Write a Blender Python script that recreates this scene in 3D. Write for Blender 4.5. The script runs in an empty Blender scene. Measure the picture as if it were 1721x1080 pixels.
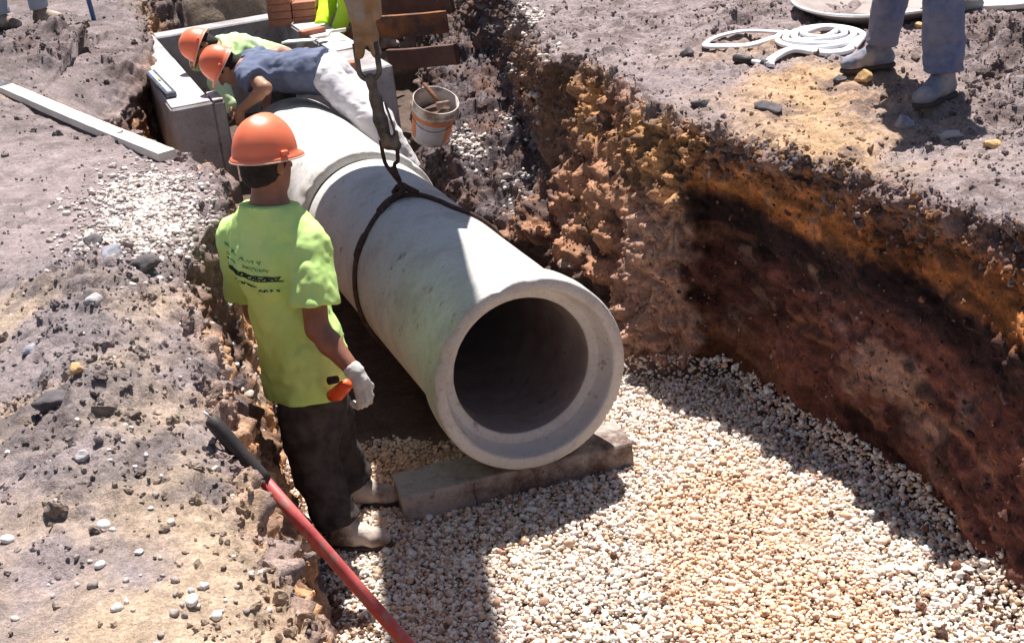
import bpy, math, random
import numpy as np
from mathutils import Vector, Matrix
from mathutils.bvhtree import BVHTree
rng = np.random.default_rng(7); random.seed(7)
V = lambda *a: np.array(a, float)
sc = bpy.context.scene
COL = sc.collection

# ------------------------------------------------------------------ camera
FPX, PITCH, ROLL, CH = 2308.0, math.radians(23.06), math.radians(-6.63), 2.997
cF = V(0, math.cos(PITCH), -math.sin(PITCH)); cU0 = V(0, math.sin(PITCH), math.cos(PITCH)); cR0 = V(1, 0, 0)
cR = cR0*math.cos(ROLL)+cU0*math.sin(ROLL); cU = cU0*math.cos(ROLL)-cR0*math.sin(ROLL)
cam = bpy.data.cameras.new("camera"); co = bpy.data.objects.new("camera", cam); COL.objects.link(co)
co.matrix_world = Matrix(((cR[0], cU[0], -cF[0], 0), (cR[1], cU[1], -cF[1], 0), (cR[2], cU[2], -cF[2], CH), (0, 0, 0, 1)))
cam.sensor_width = 36; cam.lens = 36*FPX/1721; cam.clip_start = .05; cam.clip_end = 500
sc.camera = co
def ray(u, v):
    d = cF+cR*(u-860.5)/FPX+cU*(540-v)/FPX
    return d/np.linalg.norm(d)
def at(u, v, z):                      # the point at height z seen there in the photograph
    w = ray(u, v); return V(0, 0, CH)+w*((z-CH)/w[2])
def aty(u, v, y):                     # the same, for a known distance
    w = ray(u, v); return V(0, 0, CH)+w*(y/w[1])

# ------------------------------------------------------------------ helpers
def tag(o, label=None, cat=None, group=None, kind=None):
    if label: o['label'] = label
    if cat: o['category'] = cat
    if group: o['group'] = group
    if kind: o['kind'] = kind
    return o
def empty(name, loc, label, cat, group=None):
    o = bpy.data.objects.new(name, None); o.location = loc; o.empty_display_size = .1; COL.objects.link(o)
    return tag(o, label, cat, group)
def mesh_obj(name, verts, faces, mat, parent=None, smooth=True, org=None, colors=None, label=None):
    """verts world coords (N,3); faces either (M,k) array or list"""
    verts = np.asarray(verts, np.float32).reshape(-1, 3)
    if org is None:
        org = V(*parent['org']) if parent is not None else verts.mean(0)
        if parent is None: org[2] = verts[:, 2].min()
    org = np.asarray(org, float)
    me = bpy.data.meshes.new(name)
    if isinstance(faces, np.ndarray):
        M, k = faces.shape
        me.vertices.add(len(verts)); me.vertices.foreach_set('co', (verts-org.astype(np.float32)).ravel())
        me.loops.add(M*k); me.loops.foreach_set('vertex_index', faces.astype(np.int32).ravel())
        me.polygons.add(M); me.polygons.foreach_set('loop_start', np.arange(0, M*k, k, dtype=np.int32))
        me.polygons.foreach_set('loop_total', np.full(M, k, np.int32))
        me.update(calc_edges=True)
    else:
        me.from_pydata([tuple(float(c) for c in v-org) for v in verts], [], [tuple(int(i) for i in f) for f in faces])
        me.update()
    me.validate()
    me.polygons.foreach_set('use_smooth', [bool(smooth)]*len(me.polygons))
    if colors is not None:
        a = me.color_attributes.new('soil', 'FLOAT_COLOR', 'POINT')
        c = np.ones((len(verts), 4), np.float32); c[:, :3] = colors; a.data.foreach_set('color', c.ravel())
    me.materials.append(mat)
    o = bpy.data.objects.new(name, me); COL.objects.link(o)
    if parent is not None:
        porg = V(*parent['org']); o.parent = parent; o.location = org-porg
        if not np.allclose(org, porg): o['org'] = list(org)
    else: o.location = org
    o['org'] = list(map(float, org))
    if label: o['label'] = label
    return o
def thing(name, loc, label, cat, group=None):
    o = empty(name, loc, label, cat, group); o['org'] = [float(x) for x in loc]; return o

class MB:                              # collects verts/faces
    def __init__(s): s.v = []; s.f = []
    def add(s, v, f):
        n = len(s.v); s.v += [tuple(map(float, p)) for p in v]; s.f += [tuple(i+n for i in q) for q in f]; return s
    def box(s, c, size, X=(1, 0, 0), Z=(0, 0, 1), bev=0.0):
        c = np.array(c, float); X = np.array(X, float); X /= np.linalg.norm(X); Z = np.array(Z, float)
        Z = Z-X*(Z@X); Z /= np.linalg.norm(Z); Y = np.cross(Z, X); h = np.array(size, float)/2
        b = min(bev, min(h)*.8)
        if b <= 0:
            vs = [c+X*h[0]*i+Y*h[1]*j+Z*h[2]*k for i in (-1, 1) for j in (-1, 1) for k in (-1, 1)]
            return s.add(vs, [(0, 1, 3, 2), (4, 6, 7, 5), (0, 4, 5, 1), (2, 3, 7, 6), (0, 2, 6, 4), (1, 5, 7, 3)])
        vs = []; idx = {}
        for i in (-1, 1):
            for j in (-1, 1):
                for k in (-1, 1):
                    for a in range(3):
                        q = [h[0]-b, h[1]-b, h[2]-b]; q[a] += b
                        idx[(i, j, k, a)] = len(vs); vs.append(c+X*q[0]*i+Y*q[1]*j+Z*q[2]*k)
        F = []
        for s_ in (-1, 1):
            for a in range(3):
                o = [x for x in range(3) if x != a]
                def key(p, q_):
                    t = [0, 0, 0]; t[a] = s_; t[o[0]] = p; t[o[1]] = q_; return idx[(*t, a)]
                F.append([key(-1, -1), key(1, -1), key(1, 1), key(-1, 1)])
        for a in range(3):
            o = [x for x in range(3) if x != a]
            for p in (-1, 1):
                for q_ in (-1, 1):
                    def kk(e, ax):
                        t = [0, 0, 0]; t[a] = e; t[o[0]] = p; t[o[1]] = q_; return idx[(*t, ax)]
                    F.append([kk(-1, o[0]), kk(1, o[0]), kk(1, o[1]), kk(-1, o[1])])
        for i in (-1, 1):
            for j in (-1, 1):
                for k in (-1, 1): F.append([idx[(i, j, k, 0)], idx[(i, j, k, 1)], idx[(i, j, k, 2)]])
        # orient outward
        G = []
        for f in F:
            p = [np.array(vs[t]) for t in f]; n = np.cross(p[1]-p[0], p[2]-p[0])
            if n@(sum(p)/len(p)-c) < 0: f = f[::-1]
            G.append(tuple(f))
        return s.add(vs, G)
    def tube(s, pts, r, n=10, squash=None, cap=True):
        pts = [np.array(p, float) for p in pts]; N = len(pts)
        rr = [r]*N if np.isscalar(r) else list(r)
        T = [pts[min(i+1, N-1)]-pts[max(i-1, 0)] for i in range(N)]; T = [t/(np.linalg.norm(t)+1e-9) for t in T]
        u = np.cross(T[0], V(0, 0, 1)); 
        if np.linalg.norm(u) < .1: u = np.cross(T[0], V(1, 0, 0))
        u /= np.linalg.norm(u); vs = []
        for i in range(N):
            u = u-T[i]*(u@T[i]); u /= np.linalg.norm(u); w = np.cross(T[i], u)
            sq = squash or (1, 1)
            for k in range(n):
                a = 2*math.pi*k/n; vs.append(pts[i]+(u*math.cos(a)*sq[0]+w*math.sin(a)*sq[1])*rr[i])
        F = [(i*n+k, i*n+(k+1) % n, (i+1)*n+(k+1) % n, (i+1)*n+k) for i in range(N-1) for k in range(n)]
        if cap: F += [tuple(range(n))[::-1], tuple((N-1)*n+k for k in range(n))]
        return s.add(vs, F)
    def lathe(s, prof, c, axis, n=48, closed=False):
        c = np.array(c, float); A = np.array(axis, float); A /= np.linalg.norm(A)
        u = np.cross(A, V(0, 0, 1)); 
        if np.linalg.norm(u) < .1: u = np.cross(A, V(1, 0, 0))
        u /= np.linalg.norm(u); w = np.cross(A, u)
        vs = [c+A*t+(u*math.cos(2*math.pi*k/n)+w*math.sin(2*math.pi*k/n))*r for (t, r) in prof for k in range(n)]
        m = len(prof); F = []
        for i in range(m if closed else m-1):
            j = (i+1) % m
            F += [(i*n+k, i*n+(k+1) % n, j*n+(k+1) % n, j*n+k) for k in range(n)]
        return s.add(vs, F)
    def lump(s, c, size, seed=0, sub=2, rough=.25, X=None):
        vv, ff = ICO[sub]; r_ = np.random.default_rng(seed)
        p = facet(vv, seed, 12, .5, .9)*(1+rough*(fbm(vv*1.3+seed*7.13, 3)[:, None])*1.2+.10*rough*ridged(vv*6+seed, 2)[:, None]) if rough > .18 else vv*(1+rough*fbm(vv*1.3+seed*7.13, 3)[:, None]*1.6)
        a = r_.uniform(0, 6.28); R = np.array([[math.cos(a), -math.sin(a), 0], [math.sin(a), math.cos(a), 0], [0, 0, 1]])
        p = (p*np.array(size)/2)@R.T+np.array(c)
        return s.add(p, [tuple(f) for f in ff])
    def build(s, name, mat, parent=None, smooth=False, label=None, org=None):
        return mesh_obj(name, np.array(s.v), s.f, mat, parent, smooth, org, None, label)

def ico(sub):
    import bmesh
    bm = bmesh.new(); bmesh.ops.create_icosphere(bm, subdivisions=sub, radius=1)
    bm.verts.ensure_lookup_table(); v = np.array([x.co[:] for x in bm.verts]); f = np.array([[q.index for q in g.verts] for g in bm.faces]); bm.free()
    return v, f
ICO = {1: ico(1), 2: ico(2), 3: ico(3)}
def facet(v, seed, n=11, lo=.55, hi=.9):
    r = np.random.default_rng(seed); d = r.normal(size=(n, 3)); d /= np.linalg.norm(d, axis=1, keepdims=True); h = r.uniform(lo, hi, n); v = v.copy()
    for k in range(n):
        t = v@d[k]-h[k]; m = t > 0; v[m] -= t[m][:, None]*d[k]
    return v

# ------------------------------------------------------------------ noise
def _h(ix, iy, iz, s):
    n = (ix.astype(np.int64)*374761393+iy.astype(np.int64)*668265263+iz.astype(np.int64)*2147483647+s*974711) & 0xffffffff
    n = ((n ^ (n >> 13))*1274126177) & 0xffffffff
    n = ((n ^ (n >> 16))*2246822519) & 0xffffffff
    return ((n ^ (n >> 15)) & 0xffffff).astype(np.float32)/float(0xffffff)*2-1
def vnoise(p, s=0):
    p = np.asarray(p, np.float64); i = np.floor(p); f = (p-i).astype(np.float32); i = i.astype(np.int64); f = f*f*(3-2*f)
    x, y, z = i[..., 0], i[..., 1], i[..., 2]; fx, fy, fz = f[..., 0], f[..., 1], f[..., 2]
    L = lambda a, b, t: a+(b-a)*t
    return L(L(L(_h(x, y, z, s), _h(x+1, y, z, s), fx), L(_h(x, y+1, z, s), _h(x+1, y+1, z, s), fx), fy),
             L(L(_h(x, y, z+1, s), _h(x+1, y, z+1, s), fx), L(_h(x, y+1, z+1, s), _h(x+1, y+1, z+1, s), fx), fy), fz)
def fbm(p, o=4, s=0, g=.5, lac=2.03):
    a = 1; t = 0; r = 0
    for k in range(o):
        r = r+a*vnoise(np.asarray(p)*lac**k+k*17.3, s+k); t += a; a *= g
    return r/t
def ridged(p, o=4, s=0):
    a = 1; t = 0; r = 0
    for k in range(o):
        r = r+a*(1-2*np.abs(vnoise(np.asarray(p)*2.07**k+k*9.7, s+k))); t += a; a *= .55
    return r/t
def billow(p, o=3, s=0, g=.5):
    a = 1; t = 0; r = 0
    for k in range(o):
        r = r+a*np.abs(vnoise(np.asarray(p)*2.03**k+k*5.7, s+k)); t += a; a *= g
    return r/t*2.2-.75
def sstep(a, b, x): t = np.clip((x-a)/(b-a), 0, 1); return t*t*(3-2*t)

# ------------------------------------------------------------------ materials
def mat(name, build):
    m = bpy.data.materials.new(name); m.use_nodes = True; nt = m.node_tree; b = nt.nodes['Principled BSDF']
    build(nt, b); return m
def N(nt, t, **k):
    n = nt.nodes.new(t)
    for a, v in k.items():
        if a in n.inputs: n.inputs[a].default_value = v
        else: setattr(n, a, v)
    return n
def noise_mix(nt, coord, scale, c1, c2, lo=.35, hi=.65, detail=6, rough=.6):
    n = N(nt, 'ShaderNodeTexNoise'); n.inputs['Scale'].default_value = scale; n.inputs['Detail'].default_value = detail; n.inputs['Roughness'].default_value = rough
    nt.links.new(coord, n.inputs['Vector'])
    mr = N(nt, 'ShaderNodeMapRange'); mr.inputs['From Min'].default_value = lo; mr.inputs['From Max'].default_value = hi
    nt.links.new(n.outputs['Fac'], mr.inputs['Value'])
    mx = N(nt, 'ShaderNodeMix', data_type='RGBA'); nt.links.new(mr.outputs['Result'], mx.inputs['Factor'])
    for i, c in ((6, c1), (7, c2)):
        if isinstance(c, tuple): mx.inputs[i].default_value = (*c, 1)
        else: nt.links.new(c, mx.inputs[i])
    return mx.outputs[2]
def bump(nt, b, coord, scale, strength, dist=.01, detail=6, prev=None, rough=.6):
    n = N(nt, 'ShaderNodeTexNoise'); n.inputs['Scale'].default_value = scale; n.inputs['Detail'].default_value = detail; n.inputs['Roughness'].default_value = rough
    nt.links.new(coord, n.inputs['Vector'])
    bp = N(nt, 'ShaderNodeBump'); bp.inputs['Strength'].default_value = strength; bp.inputs['Distance'].default_value = dist
    nt.links.new(n.outputs['Fac'], bp.inputs['Height'])
    if prev is not None: nt.links.new(prev, bp.inputs['Normal'])
    nt.links.new(bp.outputs['Normal'], b.inputs['Normal']); return bp.outputs['Normal']
def simple(name, c1, c2, scale=8, rough=.7, bs=None, bd=.004, metal=0, spec=.4, stain=None, lo=.35, hi=.65):
    def f(nt, b):
        tc = N(nt, 'ShaderNodeTexCoord').outputs['Object']
        col = noise_mix(nt, tc, scale, c1, c2, lo, hi)
        if stain: col = noise_mix(nt, tc, stain[1], col, stain[0], stain[2], stain[3])
        nt.links.new(col, b.inputs['Base Color'])
        b.inputs['Roughness'].default_value = rough; b.inputs['Metallic'].default_value = metal; b.inputs['Specular IOR Level'].default_value = spec
        if bs: bump(nt, b, tc, bs, .6, bd)
    return mat(name, f)
def soil(nt, b):
    tc = N(nt, 'ShaderNodeTexCoord').outputs['Object']
    at_ = N(nt, 'ShaderNodeAttribute', attribute_name='soil').outputs['Color']
    def mul(c, sc_, lo, hi, d):
        n = N(nt, 'ShaderNodeTexNoise'); n.inputs['Scale'].default_value = sc_; n.inputs['Detail'].default_value = d; n.inputs['Roughness'].default_value = .7
        nt.links.new(tc, n.inputs['Vector'])
        mr = N(nt, 'ShaderNodeMapRange'); mr.inputs['From Min'].default_value = .3; mr.inputs['From Max'].default_value = .7; mr.inputs['To Min'].default_value = lo; mr.inputs['To Max'].default_value = hi
        nt.links.new(n.outputs['Fac'], mr.inputs['Value'])
        mx = N(nt, 'ShaderNodeMix', data_type='RGBA', blend_type='MULTIPLY'); mx.inputs[0].default_value = 1
        nt.links.new(c, mx.inputs[6]); nt.links.new(mr.outputs['Result'], mx.inputs[7]); return mx.outputs[2]
    c = mul(mul(mul(at_, 9, .72, 1.25, 8), 70, .62, 1.35, 5), 240, .7, 1.3, 3)
    nt.links.new(c, b.inputs['Base Color']); b.inputs['Roughness'].default_value = .95; b.inputs['Specular IOR Level'].default_value = .15
    p = bump(nt, b, tc, 26, .6, .03, 8, None, .65); bump(nt, b, tc, 140, .7, .006, 4, p, .7)
M = {}
M['soil'] = mat('soil', soil)
def stone(nt, b):
    tc = N(nt, 'ShaderNodeTexCoord').outputs['Object']
    a = N(nt, 'ShaderNodeAttribute', attribute_name='soil').outputs['Color']
    mx = N(nt, 'ShaderNodeMix', data_type='RGBA', blend_type='MULTIPLY'); mx.inputs[0].default_value = 1
    nt.links.new(a, mx.inputs[6]); nt.links.new(noise_mix(nt, tc, 120, (.72, .7, .68), (1.1, 1.1, 1.1)), mx.inputs[7])
    nt.links.new(mx.outputs[2], b.inputs['Base Color']); b.inputs['Roughness'].default_value = .75
M['stone'] = mat('pebble_stone', stone)
def concrete(name, c1, c2, dark, dl, dh):
    def f(nt, b):
        tc = N(nt, 'ShaderNodeTexCoord').outputs['Object']
        c = noise_mix(nt, tc, 5, c1, c2, .3, .7, 8, .65)
        c = noise_mix(nt, tc, 2.2, c, dark, dl, dh, 10, .75)
        c = noise_mix(nt, tc, 60, c, tuple(x*.7 for x in c1), .55, .78, 3)
        c = noise_mix(nt, tc, 14, c, tuple(x*.72 for x in dark), .62, .72, 6)
        nt.links.new(c, b.inputs['Base Color']); b.inputs['Roughness'].default_value = .85; b.inputs['Specular IOR Level'].default_value = .25
        p = bump(nt, b, tc, 90, .35, .004, 5); bump(nt, b, tc, 14, .3, .012, 5, p)
    return mat(name, f)
M['pipe'] = concrete('pipe_concrete', (.54, .525, .505), (.63, .61, .585), (.36, .32, .28), .46, .70)
M['bore'] = concrete('bore_shade_concrete', (.30, .25, .24), (.38, .33, .31), (.2, .15, .14), .45, .7)  # darker than the pipe: shade of the interior put into the colour
M['block'] = concrete('block_concrete', (.36, .32, .29), (.46, .42, .38), (.13, .085, .07), .44, .58)
M['box'] = concrete('box_concrete', (.33, .32, .335), (.42, .41, .42), (.22, .185, .17), .44, .66)
M['mortar'] = concrete('mortar_skim', (.58, .54, .54), (.72, .68, .68), (.40, .31, .29), .46, .62)
M['hat'] = simple('orange_hard_hat', (.83, .16, .07), (.88, .22, .11), 6, .42, spec=.5, stain=((.62, .26, .18), 30, .60, .72))
M['hatedge'] = simple('hat_liner', (.62, .42, .32), (.7, .5, .4), 9, .6)
M['hiviz'] = simple('lime_cotton', (.55, .81, .24), (.63, .87, .31), 7, .95, 350, .0015, spec=.1)
M['hiviz2'] = simple('bright_yellow_shirt', (.55, .85, .04), (.65, .92, .06), 7, .95, spec=.1)
M['paleshirt'] = simple('faded_lime_shirt', (.50, .72, .30), (.66, .78, .50), 5, .95, spec=.1)
M['blue'] = simple('navy_grey_cotton', (.115, .135, .21), (.16, .18, .26), 9, .95, 350, .0015, spec=.1)
M['white'] = simple('off_white_work_trousers', (.62, .59, .62), (.74, .71, .72), 6, .95, 200, .002, stain=((.45, .38, .36), 3, .55, .75), spec=.1)
M['black'] = simple('dark_brown_trousers', (.040, .034, .034), (.088, .075, .072), 14, .95, 300, .002, spec=.1)
M['jeans'] = simple('muddy_blue_jeans', (.11, .135, .24), (.18, .21, .33), 26, .95, 300, .002, stain=((.27, .25, .29), 5, .45, .75), spec=.1)
M['palejeans'] = simple('pale_blue_jeans', (.30, .34, .42), (.4, .43, .5), 7, .95, 300, .002, spec=.1)
M['skin'] = simple('brown_skin', (.25, .108, .066), (.33, .15, .095), 18, .5, 160, .001, spec=.35)
M['skin2'] = simple('tan_skin', (.36, .19, .12), (.43, .24, .16), 14, .5, spec=.35)
M['hair'] = simple('black_hair', (.012, .009, .008), (.03, .022, .02), 60, .9, 300, .004)
M['glove'] = simple('grey_work_glove', (.46, .44, .42), (.6, .58, .55), 22, .95, 220, .003, stain=((.2, .16, .14), 9, .52, .7))
M['greytr'] = simple('grey_trousers', (.10, .10, .13), (.17, .17, .21), 7, .95)
M['boot'] = simple('dusty_boot_leather', (.16, .10, .08), (.36, .26, .2), 12, .9, 120, .003, stain=((.45, .37, .31), 8, .5, .65))
M['bootpale'] = simple('pale_boot_leather', (.50, .42, .37), (.62, .54, .48), 12, .85, 120, .003, stain=((.2, .12, .1), 10, .55, .7))
M['workboot'] = simple('brown_boot_dusty_toe', (.14, .085, .065), (.24, .16, .12), 14, .9, 120, .003, stain=((.60, .50, .44), 6, .44, .58))
M['bluboot'] = simple('blue_grey_dusty_boot', (.14, .15, .22), (.26, .27, .33), 14, .9, 120, .003, stain=((.42, .36, .32), 9, .5, .68))
M['sole'] = simple('rubber_sole', (.05, .035, .03), (.1, .07, .06), 12, .9)
M['orangetool'] = simple('orange_plastic', (.78, .09, .02), (.85, .13, .03), 9, .4)
M['cable'] = simple('rusty_steel_cable', (.055, .03, .026), (.13, .07, .06), 30, .8, 260, .004, metal=.3)
M['steel'] = simple('dark_greasy_steel', (.07, .055, .05), (.2, .16, .15), 20, .55, 120, .004, metal=.5, stain=((.34, .22, .15), 9, .5, .7))
M['rust'] = simple('rusty_casting', (.30, .15, .07), (.42, .27, .17), 9, .85, 90, .006, metal=.15, stain=((.36, .30, .27), 7, .48, .62))
M['yellowpaint'] = simple('worn_machine_paint', (.5, .28, .05), (.42, .2, .06), 6, .6, metal=.1)
M['wood'] = simple('weathered_pale_board', (.60, .57, .50), (.70, .66, .6), 5, .85, 60, .003)
M['shoring'] = simple('orange_shoring_board', (.34, .13, .05), (.22, .09, .04), 5, .9, 40, .006, stain=((.10, .055, .045), 7, .42, .6))
M['shoring2'] = simple('dark_shoring_board', (.09, .045, .035), (.15, .075, .055), 5, .9, 40, .006)
M['brick'] = simple('red_brick', (.34, .13, .085), (.45, .2, .13), 14, .95, 80, .005)
M['brickcore'] = simple('brick_dark', (.1, .04, .03), (.15, .06, .04), 14, .95)
M['red'] = simple('red_fibreglass', (.46, .06, .06), (.58, .13, .12), 16, .5, stain=((.38, .2, .17), 24, .5, .68))
M['rubber'] = simple('black_rubber', (.018, .014, .014), (.045, .035, .032), 14, .6, 160, .002)
M['bluerod'] = simple('blue_painted_rod', (.05, .1, .28), (.08, .15, .34), 8, .5)
M['plastic'] = simple('white_bucket_plastic', (.60, .52, .46), (.72, .66, .6), 7, .5, stain=((.20, .12, .09), 7, .46, .62))
M['paillabel'] = simple('pail_label_orange', (.62, .2, .07), (.5, .14, .06), 8, .6)
M['paillabel2'] = simple('pail_label_grey', (.40, .38, .44), (.52, .48, .5), 20, .6)
M['mud'] = simple('wet_mud', (.07, .045, .035), (.17, .11, .08), 14, .9, 60, .01)
M['hose'] = simple('white_lay_flat_hose', (.68, .68, .72), (.82, .82, .84), 10, .6, 60, .003)
M['pan'] = simple('grey_metal_pan', (.26, .21, .19), (.36, .30, .28), 8, .7, metal=.1)
M['level'] = simple('level_black_metal', (.04, .045, .06), (.12, .13, .17), 20, .4, metal=.3)
M['levelpale'] = simple('level_pale_bar', (.55, .6, .72), (.62, .66, .76), 20, .4)
M['ink'] = simple('black_shirt_print', (.02, .045, .03), (.035, .06, .04), 10, .9)
M['inkfaint'] = simple('faded_green_shirt_print', (.12, .30, .12), (.17, .38, .15), 10, .9)
M['foil'] = simple('crumpled_plastic_film', (.6, .58, .6), (.8, .78, .8), 9, .35, 40, .01)

# ------------------------------------------------------------------ terrain
rl = [(-.30, 1.2), (-.47, 2.4)]
for (u, v) in ((500, 990), (468, 930), (428, 840), (405, 760), (385, 690), (362, 600), (333, 520), (318, 450), (335, 395), (372, 350), (385, 305), (345, 268), (318, 248)):
    p = at(u, v, 1.25); rl.append((p[0], p[1]))
rl += [(-2.2, 8.35), (-2.47, 8.95), (-2.52, 10.6), (-2.9, 12.4), (-2.9, 14)]
rl = sorted(rl, key=lambda t: t[1]); RLy = [t[1] for t in rl]; RLx = [t[0] for t in rl]
def I(y, pts): ys, xs = zip(*pts); return np.interp(y, ys, xs)
def controls(y):
    Lr = np.interp(y, RLy, RLx)
    Lb = I(y, [(1, -.05), (2.4, -.28), (3.3, -.52), (4.23, -.80), (4.73, -.9), (5.4, -1.09), (6.1, -1.2), (7, -1.45), (8.3, -2.0), (9, -2.3), (12, -2.6), (14, -2.6)])
    lz = I(y, [(0, 1.25), (6.2, 1.25), (7.0, 1.12), (8.2, .99), (9.0, .94), (10.6, .96), (11.5, 1.05), (12.5, 1.25), (20, 1.3)])
    fz = I(y, [(0, 0), (7.5, 0), (8.6, .08), (12.3, .15), (12.7, 1.15), (13.1, 1.3), (200, 1.3)])
    Rb = I(y, [(1, 2.0), (3, 1.72), (3.9, 1.64), (4.2, 1.61), (4.68, 1.57), (5.19, 1.33), (5.98, 1.06), (6.05, 1.0), (6.115, .72), (6.2, .54), (6.3, .46), (6.5, .4), (6.9, .2), (7.3, .0), (8.0, -.3), (8.8, -.58), (9.5, -.62), (10.5, -.6), (12, -.6), (14, -.6)])
    Rr = I(y, [(1, 2.9), (2.5, 2.45), (3.6, 2.08), (4.42, 1.83), (4.67, 1.70), (4.94, 1.57), (5.39, 1.39), (5.79, 1.14), (6.36, .84), (6.8, .76), (7.3, .67), (7.74, .55), (7.92, .36), (8.5, .30), (9.5, .26), (10.5, .2), (12, 0), (14, -.1)])
    rz = I(y, [(0, 1.25), (6, 1.25), (8, 1.27), (20, 1.3)])
    t6 = sstep(6.05, 6.10, y)
    near1 = (Rb+(Rr-Rb)*.25, .42); near2 = (Rb+(Rr-Rb)*.6, .88)
    f1x = I(y, [(6.1, .76), (6.2, .62), (6.3, .56), (6.54, .52), (6.9, .36), (7.3, .2), (8, -.1), (8.8, -.42), (9.5, -.42), (10.5, -.35), (12, -.4), (14, -.4)])
    f1z = I(y, [(6.1, .40), (6.2, .34), (6.54, .3), (6.9, .3), (7.3, .32), (8, .36), (8.8, .5), (9.5, .45), (10.5, .6), (12, .7), (12.7, 1.2), (14, 1.3)])
    f2x = I(y, [(6.1, .82), (6.2, .76), (6.54, .64), (6.9, .52), (7.3, .42), (8, .3), (8.8, .25), (9.5, .2), (10.5, .1), (12, -.2), (14, -.2)])
    f2z = I(y, [(6.1, .95), (6.2, .92), (6.54, .72), (6.9, .60), (7.3, .68), (8, .55), (8.8, .6), (9.5, .55), (10.5, .75), (12, .9), (12.7, 1.25), (14, 1.3)])
    m1 = (near1[0]*(1-t6)+f1x*t6, near1[1]*(1-t6)+f1z*t6); m2 = (near2[0]*(1-t6)+f2x*t6, near2[1]*(1-t6)+f2z*t6)
    o = np.ones_like(y)
    lbank = 1.27+.02*np.sin(y*.9)
    P = [(-60*o, 1.3*o), (-8*o, 1.3*o), (-4*o, 1.28*o), (Lr-.75, lbank*o), (Lr-.28, lz*.5+.635*o), (Lr, lz-.02), (Lr*.72+Lb*.28-.02, lz*.66+fz*.34), (Lr*.3+Lb*.7, lz*.3+fz*.7), (Lb, fz),
         (Lb*.6+Rb*.4, fz), (Rb, fz), m1, m2, (Rr, rz-.02), (Rr+.25, rz+.01), (Rr+1.0, rz+.02), (4.6*o, 1.3*o), (9*o, 1.3*o), (60*o, 1.3*o)]
    return P
ys = np.concatenate([np.arange(-20, 1, 1.5), np.arange(1, 2.3, .06), np.arange(2.3, 6.0, .012), np.arange(6.0, 6.04, .008), np.arange(6.04, 6.115, .0018), np.arange(6.115, 6.2, .008), np.arange(6.2, 9.2, .014), np.arange(9.2, 13.4, .026), np.arange(13.4, 18, .15), np.geomspace(18, 260, 24)])
cnt = [6, 24, 150, 44, 30, 34, 34, 30, 26, 26, 44, 46, 44, 26, 64, 150, 40, 8]
P = controls(ys); rows = len(ys); cx = []; cz = []; seg = []
for i, n in enumerate(cnt):
    t = np.arange(n)/n
    cx.append(P[i][0][:, None]*(1-t)+P[i+1][0][:, None]*t); cz.append(P[i][1][:, None]*(1-t)+P[i+1][1][:, None]*t); seg.append(i+t)
cx.append(P[-1][0][:, None]); cz.append(P[-1][1][:, None]); seg.append(np.array([18.]))
X = np.concatenate(cx, 1); Z = np.concatenate(cz, 1); S = np.concatenate(seg)[None, :]*np.ones((rows, 1)); Y = ys[:, None]*np.ones_like(X)
G = np.stack([X, Y, Z], -1)
# round the control polyline a little
for _ in range(3): G[:, 1:-1] = G[:, 1:-1]*.5+(G[:, 2:]+G[:, :-2])*.25
def normals(G):
    a = np.gradient(G, axis=1); b = np.gradient(G, axis=0); n = np.cross(a, b); return n/(np.linalg.norm(n, axis=-1, keepdims=True)+1e-9)
Nn = normals(G)
left = S < 5; right = S > 13; wallL = (S >= 5) & (S <= 8); floor = (S > 8) & (S < 10); wallR = (S >= 10) & (S <= 13)
wL = sstep(4.6, 5.3, S)*(1-sstep(7.6, 8.2, S)); wR = sstep(9.8, 10.3, S)*(1-sstep(12.7, 13.3, S)); fl = sstep(7.8, 8.2, S)*(1-sstep(9.8, 10.2, S))
wall = np.clip(wL+wR, 0, 1); bank = np.clip(1-wall-fl, 0, 1)
near = 1-sstep(11, 20, Y); near = near*(1-sstep(3.5, 9, np.abs(X)))
far_slope = wR*sstep(6.06, 6.10, Y+.03*fbm(G*9,2,5))
cutR = wR*(1-sstep(6.06, 6.10, Y+.03*fbm(G*9,2,5)))
p3 = G
n1 = fbm(p3*2.2, 4, 11); n2 = fbm(p3*8, 4, 23); n3 = billow(p3*17, 2, 31); n4 = fbm(p3*45, 1, 41); nw = fbm(p3*V(9, 9, 3), 4, 51)
clump = sstep(-.05, .45, fbm(p3*3.1, 3, 61)); blk = np.abs(fbm(p3*14, 3, 77))
ridgeL = np.exp(-((X-np.interp(Y, RLy, RLx)+.38)/.26)**2)*sstep(2.7, 3.4, Y)*(1-sstep(4.9, 5.6, Y))*left
rockR = sstep(4.2, 5, Y)*sstep(1.9, 2.6, X)*right
D = bank*(.045*n1+.020*n2*(.4+clump)+(.011*n3+.006*n4)*(.35+.95*clump+.7*ridgeL)+right*sstep(5.0,6,Y)*(.02*n2+.012*n3))
b1 = billow(p3*5.5, 3, 71); b2 = billow(p3*11, 3, 75)
D += ridgeL*(.09+.03*n2+.030*b2+.010*n3)
D += rockR*(.03*n2+.035*b2)
D += wL*(.06*n1+.05*b1+.03*b2+.010*n3+.004*n4)
b1 = billow(p3*5.5, 3, 71); b2 = billow(p3*11, 3, 75)
al_ = X*.5-Y*.87; sc3 = np.stack([al_*1.6, (Z+.30*al_)*17, X*0], -1); scr = fbm(sc3, 3, 401); gou = ridged(p3*V(3, 3, 14), 3, 88)
D += cutR*(.055*n1+.030*nw+.022*gou*sstep(-.2, .3, n1)+.025*b2+.012*n3+.006*n4+.022*scr)
D += wR*sstep(6.05, 6.09, Y)*(1-sstep(6.35, 6.6, Y))*(.05*b2+.015*n3)
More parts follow.
